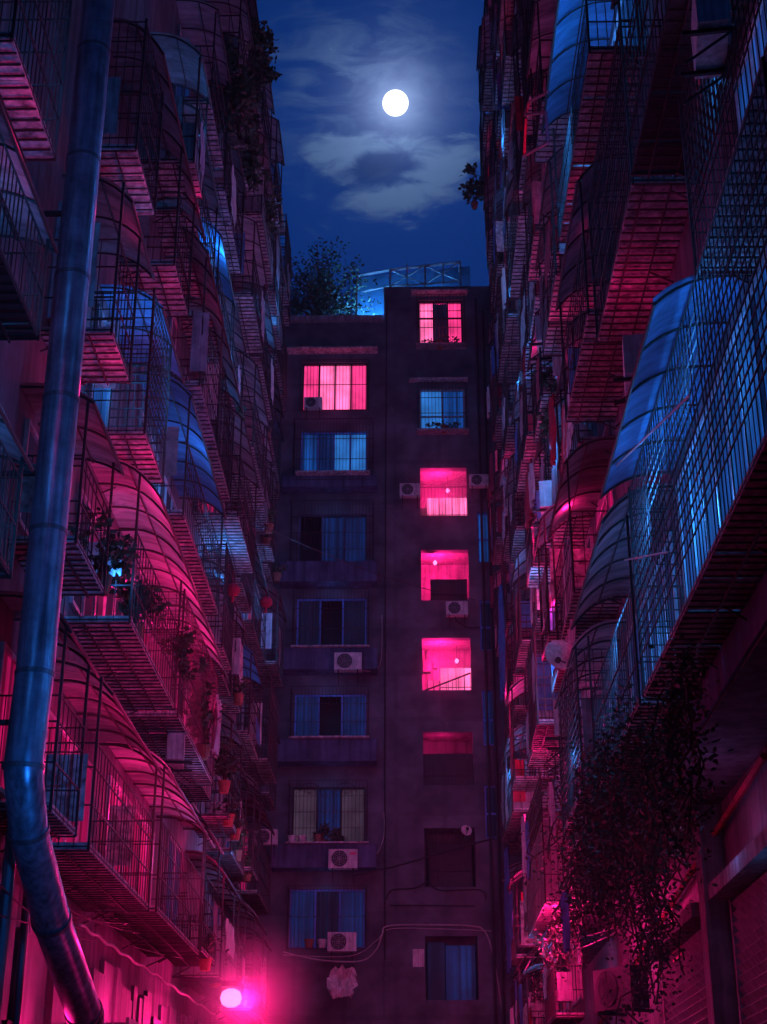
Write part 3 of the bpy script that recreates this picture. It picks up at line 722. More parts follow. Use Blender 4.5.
PL = [(onX(262, 55, -3.7), .5, .9, .8, 420, .2, 'leafy creeper spilling over the upper left cages', False),
      (onX(240, 100, -3.6), .45, 1.2, 1.0, 520, .2, 'broad creeper with magenta-tipped leaves on the upper left cages', False),
      (onX(250, 160, -3.7), .4, 1.2, .8, 380, .18, 'dark creeper below the magenta-tipped one, upper left', False),
      (onX(268, 205, -3.6), .35, 1.0, .6, 300, .16, 'lowest creeper of the upper left, next to the blue side cage', False),
      (onX(138, 598, -3.9), .4, .5, .5, 420, .14, 'bushy dark plant inside the balcony under the big magenta awning', True),
      (onX(105, 545, -3.9), .35, .6, .5, 360, .12, 'leafy plant crowded against the grille beside the duct', True),
      (onX(185, 655, -3.6), .3, .6, .35, 260, .12, 'hanging plant at the lip of the big magenta awning', False),
      (onX(205, 720, -3.7), .3, .9, .55, 420, .14, 'drooping plant on the low left balconies past the pink tray', True),
      (onX(225, 765, -3.8), .3, .7, .4, 260, .13, 'small plant near the red lantern on the left facade', True),
      (onX(474, 190, 2.35), .45, .8, .6, 420, .2, 'round bush jutting against the sky from the right facade', True),
      (onX(552, 410, 2.9), .3, .7, .7, 420, .12, 'leafy plant above the white-grey panel on the right facade', True),
      (onX(498, 265, 2.7), .25, .9, .5, 260, .12, 'sparse creeper near the roofline on the right facade', False),
      (onY(323, 832, YE - .3), .35, .15, .28, 220, .12, 'spiky plant behind the decorative grille, left side', True),
      (onY(338, 838, YE - .35), .4, .15, .22, 240, .12, 'low dark plant behind the decorative grille, right side', True),
      (onY(440, 340, YE - .2), .5, .12, .14, 200, .1, 'row of small plants on the ledge of the topmost magenta window', True),
      (onY(444, 424, YE - .2), .5, .12, .12, 200, .1, 'row of small plants on the ledge of the blue-lit stair window', True)]
for i, (c, rx, ry, rz_, n, sz, lb, pot) in enumerate(PL): plant(c, rx, ry, rz_, n, sz, 40 + i, lb, pot)

# clutter on the far balconies: pots and cloths nobody could tell apart
rp = random.Random(77)
for i in range(16):
    k = rp.randrange(0, 6); y = rp.uniform(28.5, 42); c = Vector((-3.75 - rp.uniform(0, .3), y, FL[k] + .35))
    o = plant(c, .22, .3, .25, 90, .12, 200 + i, 'small dark potted plant on a far caged balcony of the left facade', True); o['group'] = 'potted plants on the far left balconies'
for i in range(16):
    k = rp.randrange(0, 8); y = rp.uniform(24, 42); P = Vector((2.55 - rp.uniform(0, .15), y, FR[k] + rp.uniform(.9, 2.0))); w_, h_ = rp.uniform(.35, .8), rp.uniform(.6, 1.3); q = MB()
    q.grid([[P + Vector((.04 * math.sin(j * 1.3 + r_ * .4), (j / 8 - .5) * w_ * (1 - .03 * r_ * (i % 3)), -h_ * r_ / 6 + .02 * math.sin(j * 2))) for j in range(9)] for r_ in range(7)])
    tag(q.build('hanging_laundry', M[['cloth', 'white', 'clothb', 'red'][i % 4]], smooth=True), 'limp garment drying on a cage of the far right facade', 'laundry', 'garments drying on the far right cages')

# climbing vine on the right
def vine(name, pts, n, size, spread, seed, lb):
    rnd = random.Random(seed); root = thing(name, pts[-1], lb, 'vine'); m = MB(); s_ = MB()
    for k in range(44):
        i = rnd.randrange(len(pts) - 1); p = Vector(pts[i]).lerp(Vector(pts[i + 1]), rnd.random()) + Vector((rnd.gauss(0, spread * .5), rnd.gauss(0, spread * 1.6), rnd.gauss(0, spread * .6)))
        pp = [p.copy()]
        for j in range(7): p = p + Vector((rnd.gauss(0, .08), rnd.gauss(0, .16), -rnd.uniform(.05, .3))); pp.append(p.copy())
        s_.tube(pp, [.014] * 8, 4)
        for q in pp:
            for _ in range(n // 200): m.leaf(q + Vector((rnd.gauss(0, .12), rnd.gauss(0, .2), rnd.gauss(0, .16))), size, rnd)
    for k in range(n):
        i = rnd.randrange(len(pts) - 1); p = Vector(pts[i]).lerp(Vector(pts[i + 1]), rnd.random())
        m.leaf(p + Vector((rnd.gauss(0, spread * .5), rnd.gauss(0, spread * 1.3), rnd.gauss(0, spread))), size, rnd)
    m.build('foliage', M['leaf'], root); s_.build('stem', M['twig'], root)
vine('climbing_vine', [onX(635, 720, 2.75), onX(603, 775, 2.8), onX(588, 835, 2.9), onX(562, 900, 3.0), onX(528, 1015, 3.1)], 3600, .08, .26, 3, 'dense dark vine pouring down from the large right cage to the ground')
vine('climbing_vine', [onX(688, 665, 2.9), onX(672, 720, 2.95), onX(655, 780, 3.1), onX(650, 860, 3.4), onX(652, 950, 3.6)], 1800, .075, .18, 4, 'magenta-lit vine tail hanging from the near edge of the large right cage')
vine('climbing_vine', [onX(560, 770, 2.7), onX(572, 810, 2.8), onX(600, 830, 3.0), onX(640, 860, 3.2)], 900, .08, .3, 5, 'bushy vine clump spreading around the pale box balcony on the right')

# ------------------------------------------------------------------ rooftop tree and shed
TY = 47.4; tc = onY(319, 285, TY)
tree = thing('rooftop_tree', (tc.x, TY, ROOF_L - .3), 'dark leafy tree standing on the left part of the end block roof', 'tree')
rnd = random.Random(9); m = MB(); s_ = MB(); b0 = Vector((tc.x + .1, TY, ROOF_L - .3)); s_.tube([b0, b0 + Vector((.05, 0, .7)), b0 + Vector((-.05, 0, 1.5))], [.13, .1, .07], 7)
for k in range(52):
    a = rnd.uniform(0, 6.28); el = rnd.uniform(.05, 1.25); L_ = rnd.uniform(1.0, 2.1)
    tip = b0 + Vector((math.cos(a) * math.cos(el) * L_ * 1.0, math.sin(a) * math.cos(el) * L_ * .8, .6 + math.sin(el) * L_ * 1.9 + .3))
    st0 = b0 + Vector((0, 0, rnd.uniform(.5, 1.4))); mid = st0.lerp(tip, .5) + Vector((0, 0, .15)); s_.tube([st0, mid, tip], [.04, .025, .01], 4)
    for j in range(70):
        q = mid.lerp(tip, rnd.uniform(.1, 1.12)) + Vector((rnd.gauss(0, .19), rnd.gauss(0, .19), rnd.gauss(0, .17))); m.leaf(q, .14, rnd)
m.build('crown', M['leaf'], tree); s_.build('trunk', M['twig'], tree)

shed = thing('rooftop_shed', (1.2, 48.5, ROOF_T), 'blue-lit glazed steel shed on the roof of the end block', 'shed')
A_ = lambda px, py, Y=47.2: onY(px, py, Y)
s_ = MB()
pts_top = [A_(357, 276), A_(390, 270), A_(425, 266), A_(460, 262)]; pts_mid = [A_(362, 292), A_(390, 286), A_(425, 284), A_(460, 281)]
zb_ = ROOF_L - .2
s_.tube(pts_top, .06, 4); s_.tube(pts_mid, .04, 4)
for p in pts_top: s_.bar(p, (p.x, p.y, zb_), .05, 4)
for a, c in zip(pts_top[1:-1], pts_mid[2:]): s_.bar(a, c, .025, 4)
for a, c in zip(pts_mid[1:-1], pts_top[2:]): s_.bar(a, c, .025, 4)
for p in pts_top: q = p + Vector((0, 2.2, .5)); s_.bar(p, q, .04, 4)
s_.tube([p + Vector((0, 2.2, .5)) for p in pts_top], .05, 4)
for px in (407, 443): p = A_(px, 264); s_.bar(p, p - Vector((0, 0, 2.2)), .035, 4)
s_.build('steel_frame', M['steel_l'], shed)
g = MB(); a, c = A_(357, 278, 48.2), A_(470, 266, 48.2); g.grid([[(a.x, 48.2, zb_), (c.x, 48.2, zb_)], [(a.x, 48.2, a.z), (c.x, 48.2, c.z)]]); g.build('glazing', M['sheet_b'], shed)
light('POINT', (tc.x + 2.0, 47.7, ROOF_L + .9), (.06, .36, 1), 520, .2, 'added_blue_fill')  # added fill without a fitting, brightens the shed glazing
light('POINT', (1.0, 47.9, ROOF_T + .6), (.06, .34, 1), 130, .2, 'added_blue_fill')  # second added fill for the shed, no fitting

# ------------------------------------------------------------------ small things
def lantern(loc, r, lb):
    root = thing('red_lantern', loc, lb, 'lantern'); P = Vector(loc)
    q = MB(); q.tube([P + Vector((0, 0, z * r)) for z in (-.85, -.7, -.3, 0, .3, .7, .85)], [r * x for x in (.35, .68, .95, 1, .95, .68, .35)], 14); q.build('lantern_body', M['red'], root, smooth=True)
    q = MB(); q.bar(P + Vector((0, 0, r * .85)), P + Vector((0, 0, r * .85 + .3)), .008, 4); q.bar(P - Vector((0, 0, r * .85)), P - Vector((0, 0, r * 1.8)), .03, 6); q.build('tassel', M['red'], root)
lantern(onX(233, 590, -3.6), .15, 'round red lantern hanging on the left facade, nearer one')
lantern(onX(266, 602, -3.7), .17, 'round red lantern in the corner beside the end block')
def cloth(loc, w, h_, m, lb, along='y', nm='hanging_laundry'):
    P = Vector(loc); q = MB(); K = 12; rows = []
    rn = random.Random(int(loc[1] * 100))
    for i in range(9):
        v = i / 8; rows.append([P + (Vector((.05 * math.sin(j * 1.3 + i * .4), (j / K - .5) * w * (1 - .12 * v), -v * h_ + .02 * math.sin(j * 2)))) if along == 'y' else
                                P + Vector(((j / K - .5) * w * (1 - .1 * v), .04 * math.sin(j * 1.3 + i * .4), -v * h_)) for j in range(K + 1)])
    q.grid(rows); tag(q.build(nm, M[m], smooth=True), lb, 'laundry')
cloth(onX(566, 545, 2.7), 1.1, 2.1, 'cloth', 'patterned pale sheet hanging behind bars above the satellite dish')
cloth(onX(551, 400, 2.7), .5, 1.3, 'red', 'magenta towel hanging from a grille on the right facade')
cloth(onX(528, 470, 2.55), 1.2, 1.2, 'red', 'glowing red cloth on the right facade below the towel')
cloth(onX(506, 850, 2.6), 1.4, 3.2, 'clothb', 'long blue tarpaulin hanging low on the right facade')
cloth(onX(500, 590, 2.5), 1.5, 3.0, 'clothb', 'blue tarpaulin strip beside the end block on the right')
cloth(onX(218, 700, -3.5), .7, 1.0, 'cloth', 'pale shirt hanging past the big magenta awning')
# pots on sills
for i, (px, py, lb) in enumerate(((292, 844, 'white tub at the left end of the plant window sill'), (302, 844, 'second white tub on the plant window sill'), (318, 843, 'orange pot on the plant window sill'),
                                  (309, 948, 'wide bowl on the lowest window sill'), (322, 948, 'narrow jar on the lowest window sill, left of the air conditioner'))):
    a = onY(px, py, YE - .5); q = MB(); q.tube([a, a + Vector((0, 0, .2)), a + Vector((0, 0, .24))], [.1, .14, .15], 12); tag(q.build('flower_pot', M['white' if i < 2 or i == 4 else 'pot'], smooth=False), lb, 'pot')
# rolled tarp / rubble at the foot of the end block
q = MB(); rn = random.Random(2); a = onY(342, 982, YE - 1.4)
rows = []
for i in range(9):
    rows.append([a + Vector(((j / 8 - .5) * .9 * (1 - abs(i - 4) * .08) + rn.gauss(0, .03), -.1 * math.sin(i * .9) + rn.gauss(0, .04), (i / 8 - .5) * .8 + rn.gauss(0, .04))) for j in range(9)])
q.grid(rows); tag(q.build('crumpled_sheet', M['white'], smooth=False), 'crumpled pale plastic sheet hanging below the lowest left window', 'sheet')
lowroof = thing('lean_to_roof', (0, 43, 4.2), 'low rusty lean-to roof along the foot of the end block', 'roof')
a = onY(350, 1018, 43.2); c = onY(492, 1006, 43.2); K = 60; rows = [[], []]
for j in range(K + 1):
    x = lerp(-2.2, 3.2, j / K); dz = .03 * math.cos(j * 1.6); rows[0].append((x, 43.0, 4.75 + dz)); rows[1].append((x, YE - .02, 5.35 + dz))
q = MB(); q.grid(rows); q.build('roof_sheet', M['shut'], lowroof)
q = MB()
for x in (-2.1, .4, 3.0): q.bar((x, 43.1, 0), (x, 43.1, 4.7), .05, 6)
q.bar((-2.2, 43.05, 4.66), (3.2, 43.05, 4.66), .05, 4); q.build('post', M['steel'], lowroof)

# ------------------------------------------------------------------ cables
def cable(p, q_, sag, r, m, lb, seed=0, n=16, wob=.0):
    rn = random.Random(seed); p = Vector(p); q_ = Vector(q_); pts = []
    for i in range(n + 1):
        t = i / n; pts.append(p.lerp(q_, t) + Vector((rn.gauss(0, wob), rn.gauss(0, wob), -sag * 4 * t * (1 - t) + rn.gauss(0, wob))))
    tag(MB().tube(pts, r, 5).build('cable', M[m]), lb, 'cable')
def cpath(pts, r, m, lb):
    P = [Vector(p) for p in pts]; out = []
    for i in range(len(P) - 1):
        a, b_, c, d = P[max(i - 1, 0)], P[i], P[i + 1], P[min(i + 2, len(P) - 1)]
        for k in range(6):
            t = k / 6; out.append(.5 * ((2 * b_) + (c - a) * t + (2 * a - 5 * b_ + 4 * c - d) * t * t + (-a + 3 * b_ - 3 * c + d) * t ** 3))
    out.append(P[-1]); tag(MB().tube(out, r, 6).build('cable', M[m]), lb, 'cable')
Yc = YE - .06
cpath([onY(384, 812, Yc), onY(384, 835, Yc), onY(378, 852, Yc), onY(368, 862, Yc), onY(358, 863, YE - .3)], .018, 'cable_l', 'pale hose curling up from the brightest air conditioner')
cpath([onY(283, 952, YE - .9), onY(320, 960, YE - .8), onY(360, 961, YE - .6), onY(376, 950, Yc), onY(382, 935, Yc), onY(388, 926, Yc), onY(430, 925, Yc), onY(470, 926, Yc), onY(485, 932, Yc), onY(494, 960, Yc), onY(503, 1015, Yc)], .022, 'cable_l', 'long pale cable sweeping across the end block above the blue door')
cpath([onY(283, 955, YE - .9), onY(350, 956, YE - .7), onY(377, 940, Yc), onY(390, 929, Yc), onY(440, 929, Yc), onY(492, 931, Yc)], .013, 'cable_l', 'thin second cable just under the long pale one')
cpath([onY(386, 900, Yc), onY(392, 890, Yc), onY(415, 888, Yc), onY(428, 882, Yc), onY(440, 890, Yc), onY(480, 890, Yc), onY(486, 900, Yc)], .022, 'cable', 'dark cable looping under the dark barred opening')
cpath([onY(355, 875, YE - .9), onY(400, 865, YE - .5), onY(450, 850, YE - .3), onY(495, 838, YE - .3)], .03, 'cable', 'thick dark cable rising to the right past the dark barred opening')
cpath([onY(352, 668, YE - 1.0), onY(372, 671, YE - .3), onY(381, 660, Yc), onY(382, 615, Yc)], .014, 'cable_l', 'thin wire beside the white air conditioner up the tower wall')
cpath([onY(390, 905, Yc), onY(475, 906, Yc)], .02, 'cable', 'straight dark conduit on the tower above the long pale cable')
cpath([onY(385, 960, Yc), onY(385, 700, Yc), onY(386, 420, Yc), onY(387, 300, Yc)], .02, 'cable', 'vertical wire down the left corner of the stair tower')
cable(onX(250, 520, -3.6), onY(475, 600, YE - .2), .25, .012, 'cable', 'thin line strung from the left facade across the middle windows')
cpath([onY(455, 617, YE - .4), onY(458, 622, YE - .3), onY(470, 628, Yc), onY(480, 627, Yc)], .02, 'cable', 'hose drooping from the stair recess air conditioner')
lc = [((60, 905), (213, 918), .5), ((55, 912), (205, 905), .35), ((70, 925), (250, 960), .3), ((0, 885), (95, 940), .2), ((0, 915), (110, 905), .25), ((95, 890), (222, 925), .4), ((160, 905), (290, 970), .3)]
for i, (a, c, sg) in enumerate(lc):
    cable(onX(*a, -4.25), onX(*c, -4.3), sg * .7, .010, 'cable', ['sagging black cable nearest the duct elbow', 'second black cable over the pink wall, slightly higher', 'cable sloping down towards the bright lamp',
        'cable at the lower left edge behind the duct', 'lower cable at the left edge crossing behind the duct', 'cable drooping across the pink shop wall', 'cable reaching from the pink wall towards the end block'][i], i)
q = MB(); pts = [onX(lerp(80, 215, t / 30), lerp(925, 1015, t / 30), -4.2) for t in range(31)]
cpath([p + Vector((0, .02 * math.sin(i), .02 * math.sin(i * 1.9))) for i, p in enumerate(pts)], .02, 'cable_l', 'twisted bundle of pale wire sloping down the pink wall by the duct')
for i, (a, c, sg, X0, X1) in enumerate((((530, 930), (620, 925), .2, 2.8, 3.6), ((520, 955), (665, 900), .3, 2.7, 3.6), ((570, 905), (600, 935), .1, 2.7, 4.0), ((600, 1024), (764, 756), -.05, 4.2, 4.2))):
    cable(onX(*a, X0), onX(*c, X1), sg, .013 if i < 3 else .05, 'cable' if i < 3 else 'red', ['cable crossing low over the right wall', 'longer cable rising to the right over the shuttered wall', 'short cable by the vine foot', 'reddish conduit pipe rising along the right wall under the soffit'][i], i)
cable(onX(612, 470, 2.6), onX(690, 395, 2.3), .0, .012, 'cable_l', 'pale clothes pole poking out through the blue cage')
cable(onX(625, 560, 2.6), onX(668, 552, 2.3), .0, .010, 'cable_l', 'short clothes pole in the lower blue cage')

# angled pink tubes on the right facade near the sky
q = MB(); pts = [onX(*p, 2.4) for p in ((548, 92), (529, 102), (525, 115), (546, 112), (548, 143), (524, 156), (526, 118))]
for a, c in zip(pts[:-1], pts[1:]): q.bar(a, c, .03, 5)
tag(q.build('clothes_rack', M['red']), 'bent red metal rack fixed over the grey sheet high on the right', 'rack')

# ------------------------------------------------------------------ moon, sky
MD = _ray(395.5, 103).normalized()
mp = Vector((0, 0, CH)) + MD * 3000
bpy.ops.mesh.primitive_uv_sphere_add(segments=64, ring_count=32, radius=3000 * 13.6 / FPX * .93, location=mp)
moon = bpy.context.object; moon.name = 'moon'; tag(moon, 'full white moon shining above the alley', 'moon')
mm = bpy.data.materials.new('moon_surface'); nt, N, L = nodes(mm)
o_ = N('ShaderNodeOutputMaterial'); e = N('ShaderNodeEmission'); t = N('ShaderNodeTexCoord'); n = N('ShaderNodeTexNoise'); n.inputs['Scale'].default_value = 2.2
r = N('ShaderNodeMapRange'); r.inputs[1].default_value = .35; r.inputs[2].default_value = .6; r.inputs[3].default_value = 1.5; r.inputs[4].default_value = 1.9
L(t.outputs['Generated'], n.inputs['Vector']); L(n.outputs['Fac'], r.inputs[0]); L(r.outputs[0], e.inputs[1]); e.inputs[0].default_value = (.93, .95, 1, 1); L(e.outputs[0], o_.inputs[0])
moon.data.materials.append(mm)
bpy.ops.object.shade_smooth()

W = bpy.data.worlds.new('World'); C.world = W; W.use_nodes = True; nt = W.node_tree; nt.nodes.clear(); N = nt.nodes.new; L = nt.links.new
out = N('ShaderNodeOutputWorld'); bg = N('ShaderNodeBackground'); L(bg.outputs[0], out.inputs[0]); bg.inputs[1].default_value = 1
EL = math.asin(MD.z); AZ = math.atan2(MD.x, MD.y)
sky = N('ShaderNodeTexSky'); sky.sky_type = 'NISHITA'; sky.sun_disc = False; sky.sun_elevation = EL; sky.sun_rotation = AZ
def math_(op, a, b_=None, clamp=False):
    m_ = N('ShaderNodeMath'); m_.operation = op; m_.use_clamp = clamp
    for i, v in enumerate((a, b_)):
        if v is None: continue
        if isinstance(v, (int, float)): m_.inputs[i].default_value = v
        else: L(v, m_.inputs[i])
    return m_.outputs[0]
def mixc(f, a, b_, bt='MIX'):
    m_ = N('ShaderNodeMix'); m_.data_type = 'RGBA'; m_.blend_type = bt
    if isinstance(f, (int, float)): m_.inputs['Factor'].default_value = f
    else: L(f, m_.inputs['Factor'])
    for k_, v in (('A', a), ('B', b_)):
        if isinstance(v, tuple): m_.inputs[k_].default_value = v
        else: L(v, m_.inputs[k_])
    return m_.outputs['Result']
tc_ = N('ShaderNodeTexCoord'); sp = N('ShaderNodeSeparateXYZ'); L(tc_.outputs['Generated'], sp.inputs[0])
dy = math_('MAXIMUM', sp.outputs[1], .05); u = math_('DIVIDE', sp.outputs[0], dy); v = math_('DIVIDE', sp.outputs[2], dy)
def uv(px, py): r_ = _ray(px, py); return r_.x / r_.y, r_.z / r_.y
def noise(sx, sz, scale, det=9, rough=.58, off=0, dist=.0):
    cb = N('ShaderNodeCombineXYZ'); L(math_('MULTIPLY', u, sx), cb.inputs[0]); L(math_('MULTIPLY', v, sz), cb.inputs[1]); cb.inputs[2].default_value = off
    n_ = N('ShaderNodeTexNoise'); n_.inputs['Scale'].default_value = scale; n_.inputs['Detail'].default_value = det; n_.inputs['Roughness'].default_value = rough; n_.inputs['Distortion'].default_value = dist
    L(cb.outputs[0], n_.inputs['Vector']); return n_.outputs['Fac']
def blob(px, py, rx, ry, rot=0):
    u0, v0 = uv(px, py); du = math_('SUBTRACT', u, u0); dv = math_('SUBTRACT', v, v0); c, s__ = math.cos(rot), math.sin(rot)
    a = math_('ADD', math_('MULTIPLY', du, c), math_('MULTIPLY', dv, s__)); b_ = math_('SUBTRACT', math_('MULTIPLY', dv, c), math_('MULTIPLY', du, s__))
    kx = rx / 1530 * 1.28; ky = ry / 1530 * 1.64
    q_ = math_('ADD', math_('POWER', math_('DIVIDE', math_('ABSOLUTE', a), kx), 2), math_('POWER', math_('DIVIDE', math_('ABSOLUTE', b_), ky), 2))
    return math_('EXPONENT', math_('MULTIPLY', q_, -1))
def ss(x, a, b_): 
    r_ = N('ShaderNodeMapRange'); r_.interpolation_type = 'SMOOTHSTEP'; L(x, r_.inputs[0]); r_.inputs[1].default_value = a; r_.inputs[2].default_value = b_; return r_.outputs[0]
vm = N('ShaderNodeVectorMath'); vm.operation = 'DOT_PRODUCT'; nv = N('ShaderNodeVectorMath'); nv.operation = 'NORMALIZE'; L(tc_.outputs['Generated'], nv.inputs[0])
L(nv.outputs[0], vm.inputs[0]); vm.inputs[1].default_value = MD
ang = math_('ARCCOSINE', math_('MINIMUM', vm.outputs['Value'], 1.0))
halo1 = math_('EXPONENT', math_('MULTIPLY', ang, -1530 / 20.0)); halo2 = math_('EXPONENT', math_('MULTIPLY', ang, -1530 / 95.0))
base = mixc(1, sky.outputs[0], (.0001, .00155, .0108, 1), 'MULTIPLY')
nz = noise(1, 1.6, 30, 10, .6, 3.1, .8); nz2 = noise(1, 1.8, 16, 8, .6, 8.3, 1.0)
veil = math_('MULTIPLY', ss(nz2, .40, .66), blob(350, 75, 90, 75))
lowc = math_('ADD', math_('ADD', blob(338, 160, 42, 20, -.5), blob(400, 196, 62, 20, .1)), math_('ADD', blob(455, 162, 44, 17, .5), blob(385, 145, 48, 12, .05)))
lowm = math_('SUBTRACT', lowc, math_('MULTIPLY', blob(372, 170, 36, 15, .05), .95))
low = ss(math_('ADD', math_('MULTIPLY', lowm, .5), math_('MULTIPLY', nz, 1.15)), .68, 1.12)
dens = math_('MINIMUM', math_('ADD', math_('MULTIPLY', veil, .6), math_('MULTIPLY', low, .95)), 1)
ccol = mixc(math_('MINIMUM', math_('MULTIPLY', halo2, 1.5), 1), (.012, .033, .098, 1), (.085, .14, .26, 1))
skyc = mixc(dens, mixc(math_('MULTIPLY', blob(372, 170, 40, 18, .05), .5), base, (.006, .02, .075, 1)), ccol)
skyc = mixc(1, skyc, mixc(halo1, (0, 0, 0, 1), (.45, .6, .95, 1)), 'ADD')
skyc = mixc(1, skyc, mixc(math_('MULTIPLY', halo2, math_('ADD', math_('MULTIPLY', dens, .8), .25)), (0, 0, 0, 1), (.022, .07, .21, 1)), 'ADD')
L(skyc, bg.inputs[0])

# ------------------------------------------------------------------ lights
light('SUN', mp, (.55, .72, 1), .12, name='moonlight', target=(0, 0, CH), angle=.6)
Lm = lambda x, y, z, w_, s=.2: light('POINT', (x, y, z), MAG, w_, s, 'magenta_lamp_or_fill')  # mostly added lights that have no fitting
Lb = lambda x, y, z, w_, s=.15: light('POINT', (x, y, z), (.03, .28, 1), w_, s, 'added_blue_fill')  # added blue lights, none with a fitting
Lm(-1.4, 27, 2.6, 50); Lm(-1.8, 19.0, 1.8, 15); Lm(2.2, 29, 5.0, 70); Lm(2.3, 34, 8.0, 70); Lm(2.3, 27.5, 10.5, 60); Lm(2.3, 31, 13.5, 45); Lm(2.3, 38, 6.0, 60); Lm(-2.5, 42.5, 3.3, 25); Lm(-4.1, 18.8, 3.2, 22); Lm(-4.1, 23.5, 3.8, 50); Lm(-4.1, 29, 4.2, 60)  # unseen lights added along the alley for magenta pools
Lm(LP.x + .3, LP.y - .25, LP.z - .1, 210, .1)  # light of the wall lamp itself
for x, y, z, w_ in ((-3.1, 20.0, 7.6, 14), (-3.1, 22.0, 7.6, 14), (-3.1, 24.3, 10.9, 22), (-3.1, 26.6, 10.9, 22), (-3.4, 18.6, 4.2, 12), (-3.4, 21.0, 4.3, 12), (-4.1, 21.0, 9.9, 60), (-4.1, 24.0, 10.0, 90), (-4.1, 27.0, 9.9, 80), (-4.1, 19.6, 6.5, 50), (-4.1, 23.5, 6.8, 50), (-4.1, 26.0, 6.8, 50), (-4.1, 17.0, 9.7, 2.5),
                    (-3.6, 17.3, 10.9, 9), (-3.5, 20.0, 10.7, 20), (-3.6, 21.3, 14.3, 18), (-4.0, 26.0, 16.7, 14), (-3.5, 17.9, 14.0, 16), (-3.4, 12.2, 10.9, 9), (-3.6, 22.5, 17.3, 8),
                    (2.4, 26.9, 5.6, 50), (3.7, 19.0, 5.6, 3), (2.9, 26.6, 9.0, 45), (2.8, 29.6, 6.0, 90), (2.4, 30.5, 5.7, 40), (2.7, 33.0, 9.3, 70), (2.8, 25.0, 12.6, 35), (2.7, 28.4, 12.0, 45), (2.7, 31.0, 14.6, 30), (2.7, 36.0, 12, 30), (2.7, 36.0, 18, 14), (2.8, 17.2, 11.6, 7), (2.9, 11.8, 11.5, 2), (2.3, 12.5, 5.2, 1.6), (2.5, 17.5, 5.2, 2.5), (2.4, 21.5, 5.4, 3),
                    (2.8, 24.0, 15.3, 5), (2.7, 28.0, 18.0, 14), (2.7, 20.6, 15.8, 5), (2.7, 33.0, 25, 12), (2.7, 25, 20, 12), (2.8, 39, 8, 50), (2.8, 41, 14, 25), (-3.9, 33, 12.5, 8), (-3.9, 36, 9, 10), (-4.0, 33.5, 21.5, 6), (-3.9, 31, 7.5, 20), (-3.9, 34, 5.5, 20)):
    Lm(x, y, z, w_ * (2.3 if x > 0 and y > 23 else .5 if z > 13 else 1.35), .08)  # unseen lights added in and around the cages, no fittings
for h_, w_ in ((lh[0], 9), (st[0], 6), (st[2], 12), (st[3], 5), (st[4], 14)):
    Lm((h_[0] + h_[1]) / 2, YE - .55, h_[2] + .5, w_, .1)  # added in front of the openings so the wall around them lights up
# rooms of the stair tower
for i, w_ in ((0, 60), (2, 170), (3, 190), (4, 240), (5, 40)):
    x0, x1, z0, z1 = st[i]; Lm(lerp(x0, x1, .35), YE + .7, lerp(z0, z1, .78), w_, .06)
x0, x1, z0, z1 = st[4]; hl = Vector((lerp(x0, x1, .62), YE + .6, lerp(z0, z1, .55)))
# unseen blue lights added for pools in the cages and along the duct
light('SPOT', (1.6, 8.5, 2.0), (.015, .22, 1), 1500, .3, 'added_blue_fill', (-3.8, 15.6, 10), 75)
Lb(2.95, 13.5, 8.9, 45); Lb(2.95, 16.3, 8.7, 110); Lb(2.9, 19.5, 8.2, 60); Lb(2.9, 19.5, 17.2, 150); Lb(-4.1, 20.3, 12.9, 60); Lb(-4.0, 25.2, 13.2, 60); Lb(-4.2, 12.5, 9.9, 18); Lb(-4.2, 12.4, 12.6, 22); Lb(-4.2, 12.5, 7.4, 15)
Lb(-3.9, 19.0, 9.0, 15); Lb(2.9, 11.3, 10.9, 22); Lb(3.7, 18.8, 5.4, 5); Lb(3.9, 17.5, 4.4, 3); Lb(2.5, 24.0, 7.8, 25); Lb(2.4, 30, 13, 40); Lb(2.5, 34, 6.2, 40); Lb(2.4, 33, 22, 50); Lb(-3.3, 34, 8, 60); Lb(-3.2, 39, 16, 90); Lb(-3.2, 30, 18.5, 80); Lb(-3.2, 37, 24, 90); Lb(-4.1, 27.5, 19.5, 60); Lb(-4.1, 31.5, 14.0, 50); Lb(-3.8, 22.5, 18.9, 40); Lb(2.6, 26, 14.2, 50); Lb(2.6, 29, 10.6, 50); Lb(2.5, 31, 18.5, 70); Lb(2.4, 38, 11, 50); Lb(2.9, 12.5, 14.2, 25); Lb(2.4, 35, 28, 90)
light('POINT', (-.5, 36, 19), (.10, .22, .9), 75, 1.5, 'added_ambient_fill'); light('POINT', (1.2, 34, 24), (.22, .32, .9), 70, 1.5, 'added_ambient_fill'); light('POINT', (-.8, 36, 9), (.18, .27, .6), 80, 1.5, 'added_ambient_fill'); light('POINT', (0, 22, 17), (.05, .2, 1), 50, 1.5, 'added_ambient_fill')  # added ambient fills hanging in mid-air, no real source
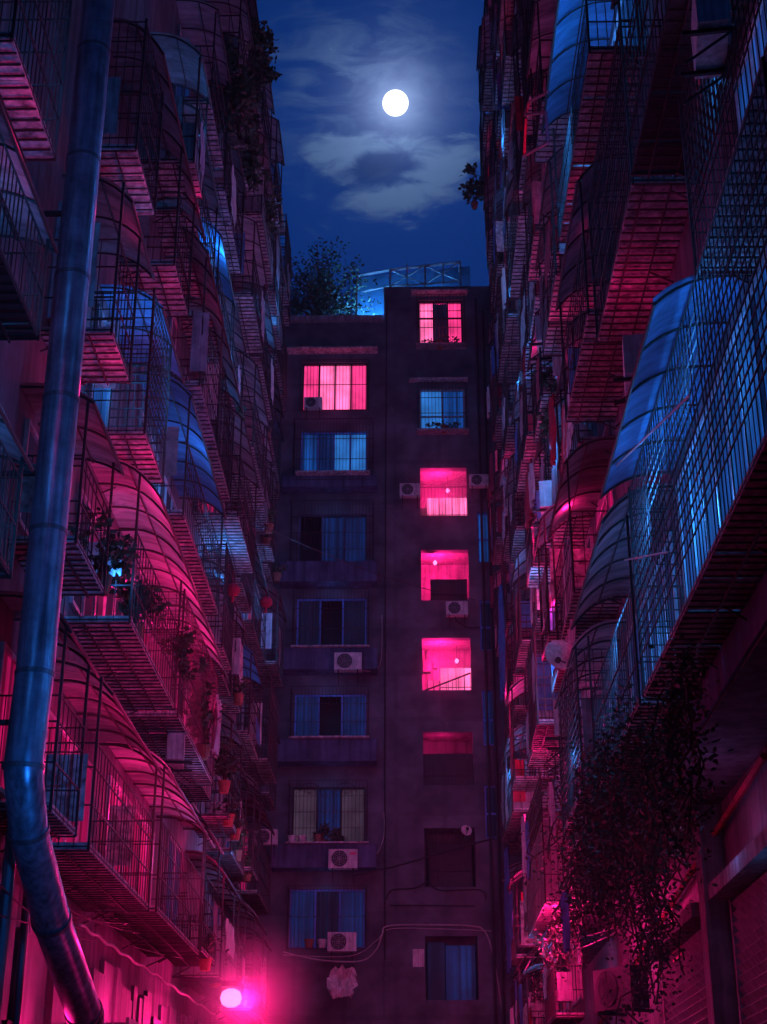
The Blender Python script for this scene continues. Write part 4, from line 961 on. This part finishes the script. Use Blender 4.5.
a = onX(236, 800, -3.1); Lb(a.x, a.y, a.z, 25); a = onX(505, 800, 2.2); Lb(a.x, a.y, a.z, 20); a = onX(497, 560, 2.1); Lb(a.x, a.y, a.z, 20)  # unseen blue fills added beside the facades
for h_ in lh[2:]: Lb((h_[0] + h_[1]) / 2, YE - .45, h_[3] - .1, 2.2, .1)  # unseen blue fills added before the left windows
hz = MB(); hz.box(-4.5, 3.3, 3, 45.9, .1, 36)
hm = bpy.data.materials.new('added_glow_haze'); nt, N, L = nodes(hm); o_ = N('ShaderNodeOutputMaterial'); vs = N('ShaderNodeVolumeScatter')
vs.inputs['Density'].default_value = .0005; vs.inputs['Anisotropy'].default_value = .25; vs.inputs[0].default_value = (.85, .9, 1, 1); L(vs.outputs[0], o_.inputs['Volume'])  # added scattering volume, stands in for glow around the lights
tag(hz.build('added_haze', hm), kind='structure')
def glow_volume(c, r, dens, name='lamp_glow_volume'):  # added scattering ball that stands in for bloom
    m_ = bpy.data.materials.new(name); nt, N, L = nodes(m_); o_ = N('ShaderNodeOutputMaterial'); vs = N('ShaderNodeVolumeScatter'); vs.inputs['Anisotropy'].default_value = .1; vs.inputs[0].default_value = (1, .9, 1, 1)
    t = N('ShaderNodeTexCoord'); g_ = N('ShaderNodeTexGradient'); g_.gradient_type = 'QUADRATIC_SPHERE'; mu = N('ShaderNodeMath'); mu.operation = 'MULTIPLY'; mu.inputs[1].default_value = dens
    L(t.outputs['Object'], g_.inputs[0]); L(g_.outputs['Fac'], mu.inputs[0]); L(mu.outputs[0], vs.inputs['Density']); L(vs.outputs[0], o_.inputs['Volume'])
    bpy.ops.mesh.primitive_ico_sphere_add(subdivisions=3, radius=1, location=c); o = bpy.context.object; o.scale = (r,) * 3; o.name = name; o.data.materials.append(m_); tag(o, kind='structure')
glow_volume(LP + Vector((.3, -.3, 0)), 1.7, .5)
for k_ in (2, 4): glow_volume(((st[k_][0] + st[k_][1]) / 2, YE - .5, lerp(st[k_][2], st[k_][3], .35)), 1.25, .3, 'opening_glow_volume')
